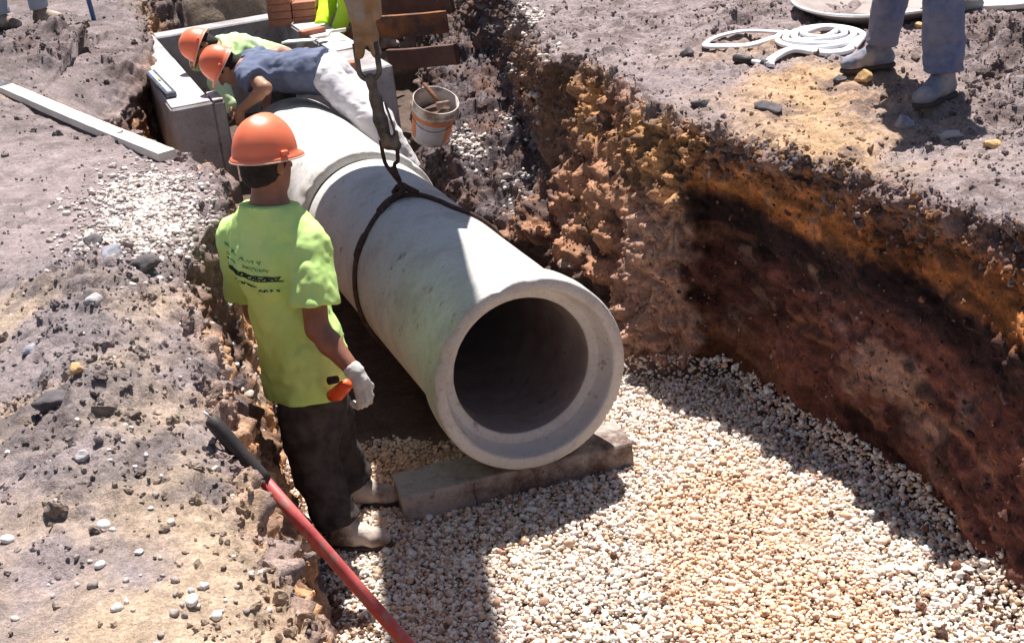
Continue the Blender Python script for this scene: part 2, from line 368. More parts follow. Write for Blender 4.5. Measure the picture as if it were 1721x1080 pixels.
D += (1-.5*sstep(7.5, 8.2, Y))*far_slope*(.09*n1+.075*b1+.045*b2+.014*n3+.005*n4)*(1-.35*sstep(.7, 1.1, Z)*(1-sstep(7.6, 8.2, Y)))
rimR = np.exp(-((S-12.95)/.35)**2)*(X > 0); rimL = np.exp(-((S-5.0)/.4)**2)
D += (rimR*1.1+rimL)*(.035*n2+.05*b2+.014*n3)
fars = sstep(7.5, 8.2, Y)*(wR+wL+rimR)
D += fars*(.035*b1+.03*b2)
D += (1-near)*bank*0.12*fbm(p3*.5, 3, 90)
MOUNDS = [(at(u, v, 1.3), sx, sy, hh) for u, v, sx, sy, hh in ((205, 62, .30, .34, .26), (110, 70, .42, .22, .17), (40, 95, .5, .3, .16), (300, 28, .6, .4, .22), (215, 205, .2, .2, .06), (330, 12, .5, .5, .3), (1260, 25, .3, .3, .06), (1690, 90, .35, .5, .04), (1650, 170, .3, .3, .03))]
mound = np.zeros_like(D)
for p_, sx, sy, hh in MOUNDS:
    g_ = np.exp(-((X-p_[0])/sx)**2-((Y-p_[1])/sy)**2)*bank; mound = np.maximum(mound, g_); D += hh*g_*(1+.7*n2)+g_*(.05*b1+.05*b2)*min(1, hh/.12)
D *= np.where(near > .02, 1, .6)
D += fl*(.018*n1+sstep(5.6, 6.0, Y)*.03*b1)
# keep the strip beside the junction box quiet
q = (X > -2.9) & (X < -2.2) & (Y > 8.9) & (Y < 11.2); D = np.where(q, D*.35, D)
G = G+Nn*D[..., None]
# soil colours (with some shade and sunlight painted in)
def C(*c): return np.array(c, np.float32)
def mixc(c, d, w): return c*(1-w[..., None])+d*w[..., None]
Z2 = G[..., 2]
m1_ = fbm(p3*1.7, 5, 101); m2_ = fbm(p3*6, 4, 111); m3_ = fbm(p3*24, 3, 121)
col = np.ones(G.shape, np.float32)*C(.27, .218, .218)
col = mixc(col, C(.375, .315, .31), sstep(-.1, .5, m2_)*.7)
col = mixc(col, C(.455, .335, .235), left*sstep(-.05, .35, m1_+.25*m2_+.55*(1-sstep(2.9, 3.5, Y-.35*(X+1)))-.12)*.85)
col = mixc(col, C(.17, .15, .16), left*np.clip(ridgeL*1.2*(.6+m2_*1.2)+sstep(.25, .5, m2_)*.5, 0, 1)*.8)
col = mixc(col, C(.15, .12, .12), bank*left*np.clip(sstep(6.6, 8.0, Y)*(.35+.6*sstep(-.15, .3, m2_))+sstep(.05, .35, m2_+.3*m3_)*.7, 0, .9))
# right bank: tan and orange tread near the rim
tanR = right*np.exp(-((X-1.5-.12*(Y-6))/.45)**2)*sstep(4.7, 5.6, Y)*(1-sstep(7.2, 7.9, Y))
col = mixc(col, C(.50, .32, .18), np.clip(tanR*sstep(-.35, .15, m1_+m2_*.4+.12), 0, 1)*.85)
col = mixc(col, C(.14, .10, .095), right*np.clip(sstep(.06, .34, m2_+.3*m3_+.2*rockR), 0, 1)*.75)
col = mixc(col, C(.15, .11, .105), np.clip(mound*1.3*(.45+m2_), 0, 1)*.8)
# left wall
cw = np.ones(G.shape, np.float32)*C(.22, .13, .09)
cw = mixc(cw, C(.60, .33, .17), sstep(-.2, .08, m1_+.5*m2_)); cw = mixc(cw, C(.46, .38, .34), sstep(.15, .4, m2_)*.6); cw = mixc(cw, C(.10, .06, .05), sstep(.1, .35, fbm(p3*4.5, 3, 131)))
col = mixc(col, cw, wL*(1-.5*rimL))
# right cut wall, layered
dz = Z2+.10*m1_+.03*m3_-.06*(Y-5)
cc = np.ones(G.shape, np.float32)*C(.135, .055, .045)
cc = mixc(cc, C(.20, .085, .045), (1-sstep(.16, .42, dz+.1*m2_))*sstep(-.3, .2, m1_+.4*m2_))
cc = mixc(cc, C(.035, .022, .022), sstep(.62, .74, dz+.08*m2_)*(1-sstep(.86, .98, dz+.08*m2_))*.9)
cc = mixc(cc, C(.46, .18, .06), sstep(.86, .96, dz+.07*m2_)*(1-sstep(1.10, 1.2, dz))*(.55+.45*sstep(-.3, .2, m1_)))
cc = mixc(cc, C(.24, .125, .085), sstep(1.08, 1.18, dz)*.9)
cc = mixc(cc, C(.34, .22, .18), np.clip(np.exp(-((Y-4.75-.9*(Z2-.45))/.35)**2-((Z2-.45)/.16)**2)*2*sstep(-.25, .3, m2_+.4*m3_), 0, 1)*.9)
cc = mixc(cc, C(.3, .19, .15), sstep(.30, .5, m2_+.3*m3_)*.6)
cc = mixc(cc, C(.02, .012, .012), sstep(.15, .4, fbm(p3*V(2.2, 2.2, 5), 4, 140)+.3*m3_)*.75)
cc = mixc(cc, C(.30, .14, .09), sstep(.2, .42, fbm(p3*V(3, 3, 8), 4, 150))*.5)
cc = cc*(1-.5*sstep(5.45, 5.85, Y+.25*m2_)*(1-sstep(.95, 1.12, Z2+.08*m2_)))[..., None]  # shade painted into the wall colour towards the inner corner
cc = cc*(1+.75*scr+.35*fbm(p3*30, 2, 402))[..., None]
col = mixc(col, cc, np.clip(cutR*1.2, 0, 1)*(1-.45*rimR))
# right slope beyond the cut
cs = np.ones(G.shape, np.float32)*C(.45, .235, .145)
cs = mixc(cs, C(.54, .285, .13), sstep(-.2, .15, m1_+.3*m2_+.25*sstep(.7, 1.1, Z2))*sstep(.35, .75, Z2)*(1-sstep(7.8, 8.4, Y)))
cs = mixc(cs, C(.09, .055, .05), sstep(.10, .34, m2_+.35*m3_)*.85)
cs = mixc(cs, C(.05, .03, .03), sstep(.1, -.45, b1)*.6)  # darker in the hollows between the clods
cs = mixc(cs, C(.47, .28, .21), (1-sstep(6.35, 6.6, Y))*(1-sstep(.75, 1.0, Z2))*.85)  # lighter colour paints sunlight onto the low slope beside the corner
cs = mixc(cs, C(.46, .36, .31), sstep(.15, .45, -m2_)*(1-sstep(.3, .6, Z2))*.6)
cs = mixc(cs, C(.085, .066, .070), sstep(7.3, 8.0, Y)*np.clip(.9+.5*m2_, 0, 1)); cs = mixc(cs, C(.19, .155, .16), sstep(7.3, 8.0, Y)*sstep(.1, .4, m3_+m2_*.5)*.8)
cs = mixc(cs, C(.30, .16, .09), sstep(7.6, 8.0, Y)*(1-sstep(9, 9.6, Y))*sstep(.65, .85, Z2)*.5)
col = mixc(col, cs, np.clip(far_slope*1.15, 0, 1))
col = mixc(col, C(.16, .12, .11), sstep(12.2, 12.6, Y)*(1-sstep(13, 14, Y))*(1-sstep(2.6, 3.4, np.abs(X+1.5))))
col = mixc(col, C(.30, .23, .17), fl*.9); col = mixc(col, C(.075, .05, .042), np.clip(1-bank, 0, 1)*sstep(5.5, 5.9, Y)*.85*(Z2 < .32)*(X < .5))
col *= (1+.22*m3_)[..., None]
col = np.clip(col, .01, .9)
nr, nc = X.shape
idx = np.arange(nr*nc).reshape(nr, nc)
F = np.stack([idx[:-1, :-1], idx[:-1, 1:], idx[1:, 1:], idx[1:, :-1]], -1).reshape(-1, 4)
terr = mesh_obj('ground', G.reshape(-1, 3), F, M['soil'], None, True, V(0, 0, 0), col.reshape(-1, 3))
tag(terr, kind='structure')
Gn = normals(G)
gsub = G[::2, ::2]; isub = np.arange(gsub.shape[0]*gsub.shape[1]).reshape(gsub.shape[:2])
fs = np.stack([isub[:-1, :-1], isub[:-1, 1:], isub[1:, 1:], isub[1:, :-1]], -1).reshape(-1, 4)
BV = BVHTree.FromPolygons(gsub.reshape(-1, 3).tolist(), fs.tolist())
def gz(x, y, z0=3.0):
    h = BV.ray_cast(Vector((x, y, z0)), Vector((0, 0, -1))); return h[0].z if h[0] else 1.25

def quatmats(n, flat=None):
    q = rng.normal(size=(n, 4)); q /= np.linalg.norm(q, axis=1, keepdims=True); w, x, y, z = q.T
    return np.stack([np.stack([1-2*(y*y+z*z), 2*(x*y-z*w), 2*(x*z+y*w)], -1), np.stack([2*(x*y+z*w), 1-2*(x*x+z*z), 2*(y*z-x*w)], -1), np.stack([2*(x*z-y*w), 2*(y*z+x*w), 1-2*(x*x+y*y)], -1)], 1)
def scatter(name, pos, size, cols, m, label, cat, angular=.0, variants=12, flat=(.55, .9), jitter=.35, sub=2, tilt=True):
    vv, ff = ICO[sub]; n = len(pos); k = len(vv); variants = 40 if angular > .3 else variants
    var = np.stack([facet(vv, i+900, 10, .45, .85)*(1+angular*fbm(vv*2.4+i*5.1, 2)[:, None]*.9) if angular > .3 else vv*(1+angular*fbm(vv*1.4+i*5.1, 2)[:, None]*2) for i in range(variants)])
    vi = rng.integers(0, variants, n)
    scl = np.stack([np.ones(n), rng.uniform(.65, 1, n), rng.uniform(flat[0], flat[1], n)], -1)*size[:, None]
    V_ = var[vi]*scl[:, None, :]
    if tilt:
        a = rng.uniform(0, 6.28, n); ca, sa = np.cos(a), np.sin(a); o = np.zeros(n); l = np.ones(n)
        Rz = np.stack([np.stack([ca, -sa, o], -1), np.stack([sa, ca, o], -1), np.stack([o, o, l], -1)], 1)
        b = rng.normal(0, jitter, n); cb, sb = np.cos(b), np.sin(b)
        Rx = np.stack([np.stack([l, o, o], -1), np.stack([o, cb, -sb], -1), np.stack([o, sb, cb], -1)], 1)
        R = np.einsum('nij,njk->nik', Rz, Rx)
    else: R = quatmats(n)
    V_ = np.einsum('nij,nkj->nki', R, V_)+pos[:, None, :]
    Fz = (ff[None]+(np.arange(n)*k)[:, None, None]).reshape(-1, 3)
    o = mesh_obj(name, V_.reshape(-1, 3), Fz, m, None, angular <= .3, V(0, 0, 0), np.repeat(cols, k, 0))
    return tag(o, label, cat, None, 'stuff')

# gravel bed: close-packed rounded pebbles, two courses
def gravel_bed():
    sp = .0158; gx, gy = np.meshgrid(np.arange(-1.5, 2.1, sp), np.arange(3.4, 6.4, sp*.87)); gx = gx+(np.arange(gx.shape[0]) % 2)[:, None]*sp/2
    p = np.stack([gx.ravel(), gy.ravel()], -1)+rng.normal(0, .0055, (gx.size, 2))
    lo = np.interp(p[:, 1], [3.3, 4.23, 4.73, 5.4, 6.1, 7, 8.3], [-.56, -.84, -.95, -1.14, -1.25, -1.5, -2.05])
    hi = np.interp(p[:, 1], [3, 3.9, 4.2, 4.68, 5.19, 5.98, 6.06, 6.2, 6.5, 6.9, 7.6], [1.76, 1.70, 1.67, 1.61, 1.38, 1.10, .98, .5, .44, .26, .0])
    hi = np.where(p[:, 1] > 7.3, hi-.4*(p[:, 1]-7.3), hi)
    lo = lo+.0; p_ok = p[:, 1] < np.where(p[:, 0] < .3, 5.72, 6.3)+.10*fbm(np.c_[p*3, p[:, :1]*0], 3, 9)
    lo = np.where(p_ok, lo, 99)
    p = p[(p[:, 0] > lo) & (p[:, 0] < hi)]
    q3 = np.c_[p, np.zeros(len(p))]
    z = .018*fbm(q3*2.2, 4, 11)+.006+.014*fbm(q3*5, 2, 200)
    z += .10*np.exp(-((p[:, 0]-hi[:0].sum()-np.interp(p[:, 1], [3, 3.9, 4.2, 4.68, 5.19, 5.98, 6.2], [1.76, 1.70, 1.67, 1.61, 1.38, 1.10, .5]))/.09)**2)
    n = len(p); a = np.c_[p, z+rng.uniform(-.004, .006, n)]
    s1 = rng.choice(n, int(n*.55), replace=False); b = a[s1]+np.c_[rng.normal(0, .008, (len(s1), 2)), rng.uniform(.006, .014, len(s1))]
    pos = np.r_[a, b]; m = len(pos); size = np.clip(rng.lognormal(math.log(.0081), .36, m), .004, .022)
    cols = np.array([(.84, .75, .66), (.74, .61, .50), (.62, .43, .31), (.87, .81, .75), (.44, .28, .21), (.68, .56, .52), (.76, .53, .35)])
    w = np.array([.26, .2, .13, .2, .06, .1, .05]); ci = rng.choice(7, m, p=w/w.sum())
    c = cols[ci]*rng.uniform(.85, 1.12, (m, 1))
    t = fbm(np.c_[pos[:, :2]*1.3, np.zeros(m)], 4, 301); wv = (sstep(.0, .4, t+.25*np.exp(-((pos[:, 0]-1.0)**2+(pos[:, 1]-4.45)**2)/.3))*.55)[:, None]
    c = c*1.06
    c = c*(1-wv)+np.array((.74, .46, .28))*wv*rng.uniform(.8, 1.3, (m, 1))
    return scatter('gravel', pos, size, np.clip(c, 0, .88), M['stone'], 'cream rounded pebbles bedding the floor of the trench', 'gravel', .26, sub=2, flat=(.42, .85), jitter=.6)
gravel_bed()

def on_surface(n, cond, w=None):
    """random grid points of the terrain"""
    sel = np.argwhere(cond)
    e1 = np.linalg.norm(G[np.minimum(sel[:, 0]+1, nr-1), sel[:, 1]]-G[sel[:, 0], sel[:, 1]], axis=1); e2 = np.linalg.norm(G[sel[:, 0], np.minimum(sel[:, 1]+1, nc-1)]-G[sel[:, 0], sel[:, 1]], axis=1)
    pw = e1*e2
    if w is not None: pw = pw*w[sel[:, 0], sel[:, 1]]
    k = rng.choice(len(sel), n, p=pw/pw.sum()); s = sel[k]
    return G[s[:, 0], s[:, 1]]+rng.normal(0, .004, (n, 3)), Gn[s[:, 0], s[:, 1]], col[s[:, 0], s[:, 1]]
vis = (Y > 2.3) & (Y < 12.6) & (X > -4.4) & (X < 3.6)
w = bank*(.15+clump*.7+1.4*ridgeL+1.6*rockR+.6*right*(X<4)+1.5*rimL+1.5*mound)+wall*.35+(rimR*3.0)+far_slope*1.1+fars*1.0
w = w*(1-fl)*(2.6/np.maximum(np.abs(Y), 2.6))
p, nn, cc_ = on_surface(52000, vis, w); sz = np.clip(rng.lognormal(math.log(.0068), .5, len(p)), .003, .026)
vis_box = ~((p[:, 0] > -2.6) & (p[:, 0] < -.5) & (p[:, 1] > 8.95) & (p[:, 1] < 12.4))
p, nn, cc_, sz = p[vis_box], nn[vis_box], cc_[vis_box], sz[vis_box]
scatter('soil_clods', p+nn*sz[:, None]*-.05, sz, np.clip(cc_*rng.uniform(.75, 1.15, (len(p), 1)), .01, .9), M['soil'], 'loose crumbs and clods of soil strewn over the banks and trench sides', 'soil', .55, flat=(.6, 1), tilt=False, sub=2)
# bigger clods
w2 = bank*(ridgeL*1.3+.05+rockR*.6+mound)+rimL*1.2+rimR*2.2*(1-far_slope)+far_slope*.5+fars*.6+rimL*.6
p, nn, cc_ = on_surface(1300, vis & (Y < 11), w2*(1-fl)); sz = np.clip(rng.lognormal(math.log(.019), .42, len(p)), .010, .055)
ok = ~((p[:, 0] > -2.6) & (p[:, 0] < -.5) & (p[:, 1] > 8.9))
p, nn, cc_, sz = p[ok], nn[ok], cc_[ok], sz[ok]
scatter('broken_clods', p-nn*sz[:, None]*.1, sz, np.clip(cc_*rng.uniform(.55, 1.15, (len(p), 1)), .01, .9), M['soil'], 'fist sized broken clods along the rims and slopes of the trench', 'soil', .6, flat=(.6, 1), tilt=False, sub=3)
sel = (S > 12.45) & (S < 13.2) & (Y < 6.3) & (Y > 3.4) & (X > 0)
p, nn, cc_ = on_surface(800, sel); sz = np.clip(rng.lognormal(math.log(.013), .45, len(p)), .007, .05)
rc = np.array([(.40, .19, .10), (.32, .17, .11), (.22, .15, .14), (.34, .27, .26), (.46, .24, .12)])[rng.integers(0, 5, len(p))]*rng.uniform(.5, .85, (len(p), 1))
scatter('rim_clods', p-nn*sz[:, None]*.1, sz, rc, M['soil'], 'reddish crumbling clods along the upper edge of the right trench wall', 'soil', .6, flat=(.6, 1), tilt=False, sub=2)
p, nn, cc_ = on_surface(900, (S > 10.2) & (S < 12.6) & (Y < 6.1) & (Y > 3.4)); sz = np.clip(rng.lognormal(math.log(.006), .5, len(p)), .003, .02)
rc = np.array([(.36, .27, .23), (.12, .06, .05), (.22, .11, .07), (.07, .04, .04)])[rng.integers(0, 4, len(p))]*rng.uniform(.7, 1.15, (len(p), 1))
scatter('wall_stones', p, sz, rc, M['soil'], 'small stones and crumbs embedded in the shaded right trench wall', 'soil', .6, flat=(.5, .9), tilt=False, sub=2)
n_ = 520; yy = rng.uniform(3.7, 6.0, n_); bx_ = np.interp(yy, [3, 3.9, 4.2, 4.68, 5.19, 5.98], [1.74, 1.66, 1.63, 1.58, 1.34, 1.07])-np.abs(rng.normal(0, .07, n_))
ly = rng.uniform(3.9, 5.7, 260); lx = np.interp(ly, [3.3, 4.23, 4.73, 5.4, 6.1], [-.52, -.80, -.9, -1.09, -1.2])+np.abs(rng.normal(0, .08, 260))
fx, fy = rng.uniform(-.5, 1.5, 150), rng.uniform(3.8, 5.9, 150)
px_ = np.r_[bx_, lx, fx]; py_ = np.r_[yy, ly, fy]; k_ = px_ < np.interp(py_, [3, 3.9, 4.2, 4.68, 5.19, 5.98], [1.74, 1.66, 1.63, 1.58, 1.34, 1.07]); px_, py_ = px_[k_], py_[k_]
sz = np.clip(rng.lognormal(math.log(.008), .5, len(px_)), .004, .03)
scatter('fallen_soil', np.c_[px_, py_, np.full(len(px_), .030)+.018*fbm(np.c_[px_, py_, px_*0]*2.2, 4, 11)], sz, np.array([(.20, .10, .07), (.30, .17, .10), (.12, .07, .06)])[rng.integers(0, 3, len(px_))]*rng.uniform(.7, 1.2, (len(px_), 1)), M['soil'], 'brown crumbs of soil fallen from the trench walls onto the gravel', 'soil', .6, flat=(.5, .9), tilt=False, sub=2)
# white pebbles strewn on the left bank, and spilt crushed stone patches
def spill(cx_, cy_, sx, sy, n, a=0):
    d = rng.normal(size=(n, 2))*[sx, sy]; ca, sa = math.cos(a), math.sin(a)
    return np.c_[cx_+d[:, 0]*ca-d[:, 1]*sa, cy_+d[:, 0]*sa+d[:, 1]*ca]
def spill_obj(name, xy, s, label, pal, up=.35):
    z = np.array([gz(x, y) for x, y in xy]); m = len(xy); size = np.clip(rng.lognormal(math.log(s), .3, m), s*.5, s*2.3)
    c = pal[rng.integers(0, len(pal), m)]*rng.uniform(.8, 1.1, (m, 1))
    scatter(name, np.c_[xy, z+size*up], size, np.clip(c, 0, .88), M['stone'], label, 'gravel', .3)
PALE = np.array([(.70, .64, .60), (.58, .51, .47), (.76, .72, .69), (.46, .39, .36), (.34, .28, .26)])
c1 = at(255, 345, 1.26); c2 = at(210, 400, 1.26); c3 = at(390, 300, 1.2)
spill_obj('spilt_gravel', np.r_[spill(c1[0]-.02, c1[1], .12, .32, 2200, .35), spill(c2[0], c2[1], .11, .22, 520, .3), spill(c1[0], c1[1], .2, .5, 150, .3)], .0088, 'pale crushed stone spilt on the left bank beside the trench', PALE)
c4 = at(330, 1000, 1.28); c5 = at(120, 950, 1.28)
spill_obj('bank_pebbles', np.r_[spill(c4[0], c4[1], .10, .10, 26), spill(c5[0], c5[1], .35, .5, 90), spill(-1.6, 4.6, .5, 1.0, 80)], .0075, 'scattered white pebbles on the tan soil in the lower left', PALE)
c6 = at(895, 225, .5); c7 = at(790, 290, .35); c8 = at(900, 320, .45)
spill_obj('ledge_gravel', np.r_[spill(c6[0]-.02, c6[1], .08, .22, 520), spill(c7[0], c7[1], .07, .14, 260), spill(c8[0], c8[1], .1, .12, 120)], .0115, 'pale stone lying on the muddy ledge right of the rear pipe', PALE)

# ------------------------------------------------------------------ signed-distance modelling of bodies
class Sdf:
    def __init__(s, lo, hi, h):
        s.lo = np.array(lo, float); s.h = h; s.n = np.ceil((np.array(hi)-s.lo)/h).astype(int)+1
        s.D = np.full(s.n, .5, np.float32)
    def sub(s, lo, hi):
        a = np.maximum(((lo-s.lo)/s.h).astype(int)-1, 0); b = np.minimum(((hi-s.lo)/s.h).astype(int)+3, s.n)
        if (b <= a).any(): return None
        sl = tuple(slice(a[i], b[i]) for i in range(3))
        g = np.stack(np.meshgrid(*[s.lo[i]+np.arange(a[i], b[i])*s.h for i in range(3)], indexing='ij'), -1)
        return sl, g
    def comb(s, sl, d, k):
        e = s.D[sl]; hh = np.clip(.5+.5*(e-d)/k, 0, 1); s.D[sl] = e*(1-hh)+d*hh-k*hh*(1-hh)
    def cone(s, a, b, ra, rb, k=.015, sq=None):
        a = np.array(a, float); b = np.array(b, float); m = max(ra, rb)*(1.35 if sq is None else 1.1/min(1, .6))+k+.04
        r = s.sub(np.minimum(a, b)-m, np.maximum(a, b)+m)
        if r is None: return s
        sl, g = r; ab = b-a; t = np.clip(((g-a)@ab)/(ab@ab+1e-12), 0, 1); q = g-(a+t[..., None]*ab); rad = ra+(rb-ra)*t
        if sq is not None:
            w_, f_ = sq; w_ = np.array(w_, float); w_ /= np.linalg.norm(w_); c = q@w_; q = q+w_*(c*(1/f_-1))[..., None]
            d = (np.linalg.norm(q, axis=-1)-rad)*max(min(f_, 1), .6)
        else: d = np.linalg.norm(q, axis=-1)-rad
        s.comb(sl, d.astype(np.float32), k); return s
    def ell(s, c, r, A=None, k=.012):
        c = np.array(c, float); r = np.array(r, float); m = r.max()+k+.03; x = s.sub(c-m, c+m)
        if x is None: return s
        sl, g = x; q = g-c
        if A is not None: q = q@np.array(A).T      # rows of A = local axes
        k0 = np.linalg.norm(q/r, axis=-1); k1 = np.linalg.norm(q/(r*r), axis=-1)+1e-6; d = k0*(k0-1)/k1
        s.comb(sl, d.astype(np.float32), k); return s
    def grid(s): return np.stack(np.meshgrid(*[s.lo[i]+np.arange(s.n[i])*s.h for i in range(3)], indexing='ij'), -1)
    def wrinkle(s, amp, f, seed, aniso=(1, 1, 1), c=None, rad=.2, rot=None):
        m = np.abs(s.D) < .05; idx = np.argwhere(m); p = s.lo+idx*s.h; pp = p if rot is None else p@np.array(rot).T
        n = ridged(pp*np.array(aniso)*f, 2, seed)+.6*fbm(p*f*.5, 2, seed+5)
        if c is not None: n = n*np.exp(-((p-np.array(c))**2).sum(1)/rad**2)
        s.D[m] += (amp*(n-.25)).astype(np.float32); return s
    def surf(s, p, front):
        p = np.array(p, float); f = unit(front)
        for t in np.arange(-.30, .1, .003):
            q = p+f*t; i = np.round((q-s.lo)/s.h).astype(int)
            if (i >= 0).all() and (i < s.n).all() and s.D[tuple(i)] < 0: return q
        return None
    def clip(s, pt, nrm, soft=0):
        nrm = np.array(nrm, float); nrm /= np.linalg.norm(nrm); g = s.grid(); d = ((g-np.array(pt))@nrm).astype(np.float32); s.D = np.maximum(s.D, d); return s
    def mesh(s):
        D = s.D; ins = D < 0; n = D.shape
        c = np.zeros((n[0]-1, n[1]-1, n[2]-1), np.int8)
        for i in (0, 1):
            for j in (0, 1):
                for k in (0, 1): c += ins[i:n[0]-1+i, j:n[1]-1+j, k:n[2]-1+k]
        act = (c > 0) & (c < 8); ids = np.full(act.shape, -1, np.int64); cells = np.argwhere(act); ids[act] = np.arange(len(cells))
        acc = np.zeros((len(cells), 3)); w_ = np.zeros(len(cells))
        cs_ = [(i, j, k) for i in (0, 1) for j in (0, 1) for k in (0, 1)]
        for a in cs_:
            for b in cs_:
                if sum(x != y for x, y in zip(a, b)) == 1 and a < b:
                    da = D[cells[:, 0]+a[0], cells[:, 1]+a[1], cells[:, 2]+a[2]]; db = D[cells[:, 0]+b[0], cells[:, 1]+b[1], cells[:, 2]+b[2]]
                    m = (da < 0) != (db < 0); t = np.where(m, da/(da-db+1e-12), 0)
                    pt = np.array(a)+(np.array(b)-np.array(a))*t[:, None]; acc[m] += pt[m]; w_[m] += 1
        vv = s.lo+(cells+acc/w_[:, None])*s.h; Fq = []
        for ax in range(3):
            o = [x for x in range(3) if x != ax]
            sa = [slice(None)]*3; sb = [slice(None)]*3; sa[ax] = slice(0, -1); sb[ax] = slice(1, None)
            ch = ins[tuple(sa)] != ins[tuple(sb)]; e = np.argwhere(ch)
            e = e[(e[:, o[0]] > 0) & (e[:, o[1]] > 0) & (e[:, o[0]] < n[o[0]]-1) & (e[:, o[1]] < n[o[1]]-1)]
            if not len(e): continue
            up = ins[tuple(e.T)]
            def cid(d0, d1):
                q = e.copy(); q[:, o[0]] += d0; q[:, o[1]] += d1; return ids[tuple(q.T)]
            quad = np.stack([cid(-1, -1), cid(0, -1), cid(0, 0), cid(-1, 0)], -1)
            flip = up if ax != 1 else ~up
            quad[~flip] = quad[~flip][:, ::-1]; Fq.append(quad)
        return vv, np.concatenate(Fq)
def sdf_obj(s, name, m, parent, label=None, smooth_it=1):
    v, f = s.mesh()
    for _ in range(smooth_it):
        acc = np.zeros_like(v); cn = np.zeros(len(v))
        for i in range(4):
            a, b = f[:, i], f[:, (i+1) % 4]
            np.add.at(acc, a, v[b]); np.add.at(cn, a, 1); np.add.at(acc, b, v[a]); np.add.at(cn, b, 1)
        v = v*.5+.5*acc/np.maximum(cn, 1)[:, None]
    return mesh_obj(name, v, f, m, parent, True, None, None, label)

def unit(a): a = np.array(a, float); return a/np.linalg.norm(a)
def hand(s, wrist, d, side_out, curl=.5, r=.0088, k=.006, spread=.02, inflate=0, flip=False):
    """palm from the wrist along d; side_out = direction of the thumb side; fingers curl towards palm normal"""
    d = unit(d); t = unit(np.array(side_out)-d*(np.array(side_out)@d)); n = np.cross(d, t)*(-1 if flip else 1)      # n: towards the palm's inner side
    wr = np.array(wrist, float)
    s.cone(wr-d*.02, wr+d*.03, .026+inflate, .027+inflate, .015, (n, .72))
    for o in (-.026, -.009, .009, .026):
        s.cone(wr+d*.02+t*o*.6, wr+d*.088+t*o, .017+inflate, .0135+inflate, .012)
    for i, (o, L) in enumerate(((.030, .070), (.010, .080), (-.010, .074), (-.028, .058))):
        b = wr+d*.088+t*o; c = curl*(1+.13*i); ang = 0; p_ = b
        for j, fr in enumerate((.45, .32, .23)):
            ang += c*(.55, .8, .6)[j]; dd = d*math.cos(ang)+n*math.sin(ang)+t*(o*.6)
            e = p_+unit(dd)*L*fr; s.cone(p_, e, r*(1.05-.1*j)+inflate, r*(.97-.1*j)+inflate, k); p_ = e
    b = wr+d*.03+t*.026; e = b+unit(d*.7+t*.65+n*.25)*.04; s.cone(b, e, .0135+inflate, .0115+inflate, .012)
    e2 = e+unit(d*.9+t*.1+n*.45)*.032; s.cone(e, e2, .0112+inflate, .009+inflate, k)

def frame(f, u):
    u = unit(u); f = unit(np.array(f)-u*(np.array(f)@u)); return f, np.cross(u, f), u       # forward, left, up
def head_sdf(s, c, f, u):
    f, l, u = frame(f, u); A = np.array([f, l, u]); c = np.array(c)
    s.ell(c+u*.02, (.098, .078, .112), A); s.ell(c+f*.035-u*.045, (.062, .058, .072), A, .03); s.ell(c+f*.062-u*.092, (.028, .034, .022), A, .02)
    s.cone(c+f*.088+u*.012, c+f*.118-u*.028, .009, .014, .01); s.ell(c+f*.090-u*.062, (.012, .027, .009), A, .006)
    for q in (1, -1):
        s.ell(c+l*q*.078-u*.005-f*.005, (.018, .010, .032), A, .006); s.ell(c+f*.088+l*q*.031+u*.016, (.008, .015, .009), A, .006)
        s.ell(c+f*.082+l*q*.036+u*.034, (.014, .025, .008), A, .01)
def hard_hat(c, f, u, parent, m):
    f, l, u = frame(f, u); c = np.array(c, float); vs = []; Fx = []; n = 48; rings = []
    A = lambda a, rf, rl, h, ext=0: c+f*(math.cos(a)*(rf+ext))+l*math.sin(a)*rl+u*h
    prof = [(1.0, 0.0)]+[(math.cos(t), math.sin(t)) for t in np.linspace(.12, math.pi/2-.02, 12)]
    H = .150; rf, rl = .130, .110
    def ringpts(fr, h, out=0.0, visor=0.0):
        r_ = []
        for k in range(n):
            a = 2*math.pi*k/n; vz = visor*max(0, math.cos(a))**2
            ridge = .006*math.exp(-(math.sin(a)*rl*fr/.018)**2)*(1 if fr < .9 else 0)
            r_.append(c+f*math.cos(a)*(rf*fr+out+vz)+l*math.sin(a)*(rl*fr+out)+u*(h+ridge-vz*.25))
        return r_
    R = [ringpts(1, -.012, .009, .032), ringpts(1, -.006, .0105, .033), ringpts(1, .002, .006, .022), ringpts(1, .006, .001, .0)]
    R += [ringpts(max(x, .02)**.85, .006+y*(H-.006)) for x, y in prof[1:]]
    inner = [ringpts(.96, .004, -.004), ringpts(1, -.010, .005, .028)]
    allr = inner[:1]+inner[1:]+R
    for r_ in allr: vs += r_
    for i in range(len(allr)-1):
        for k in range(n): Fx.append((i*n+k, i*n+(k+1) % n, (i+1)*n+(k+1) % n, (i+1)*n+k))
    top = len(vs); vs.append(c+u*(H+.004)); q = (len(allr)-1)*n
    for k in range(n): Fx.append((q+k, q+(k+1) % n, top))
    o = mesh_obj('hard_hat', np.array(vs), Fx, m, parent, True)
    b = MB()
    b.tube([p for p in ringpts(1, -.011, .0095, .0325)]+[ringpts(1, -.011, .0095, .0325)[0]], .0035, 6, cap=False)
    b.build('brim_edge', M['hatedge'], o, True)
    for s_ in (1, -1): MB().box(c+l*s_*(rl+.004)+u*.018-f*.01, (.032, .012, .018), f, u, .004).build('lug', m, o, True)
    return o
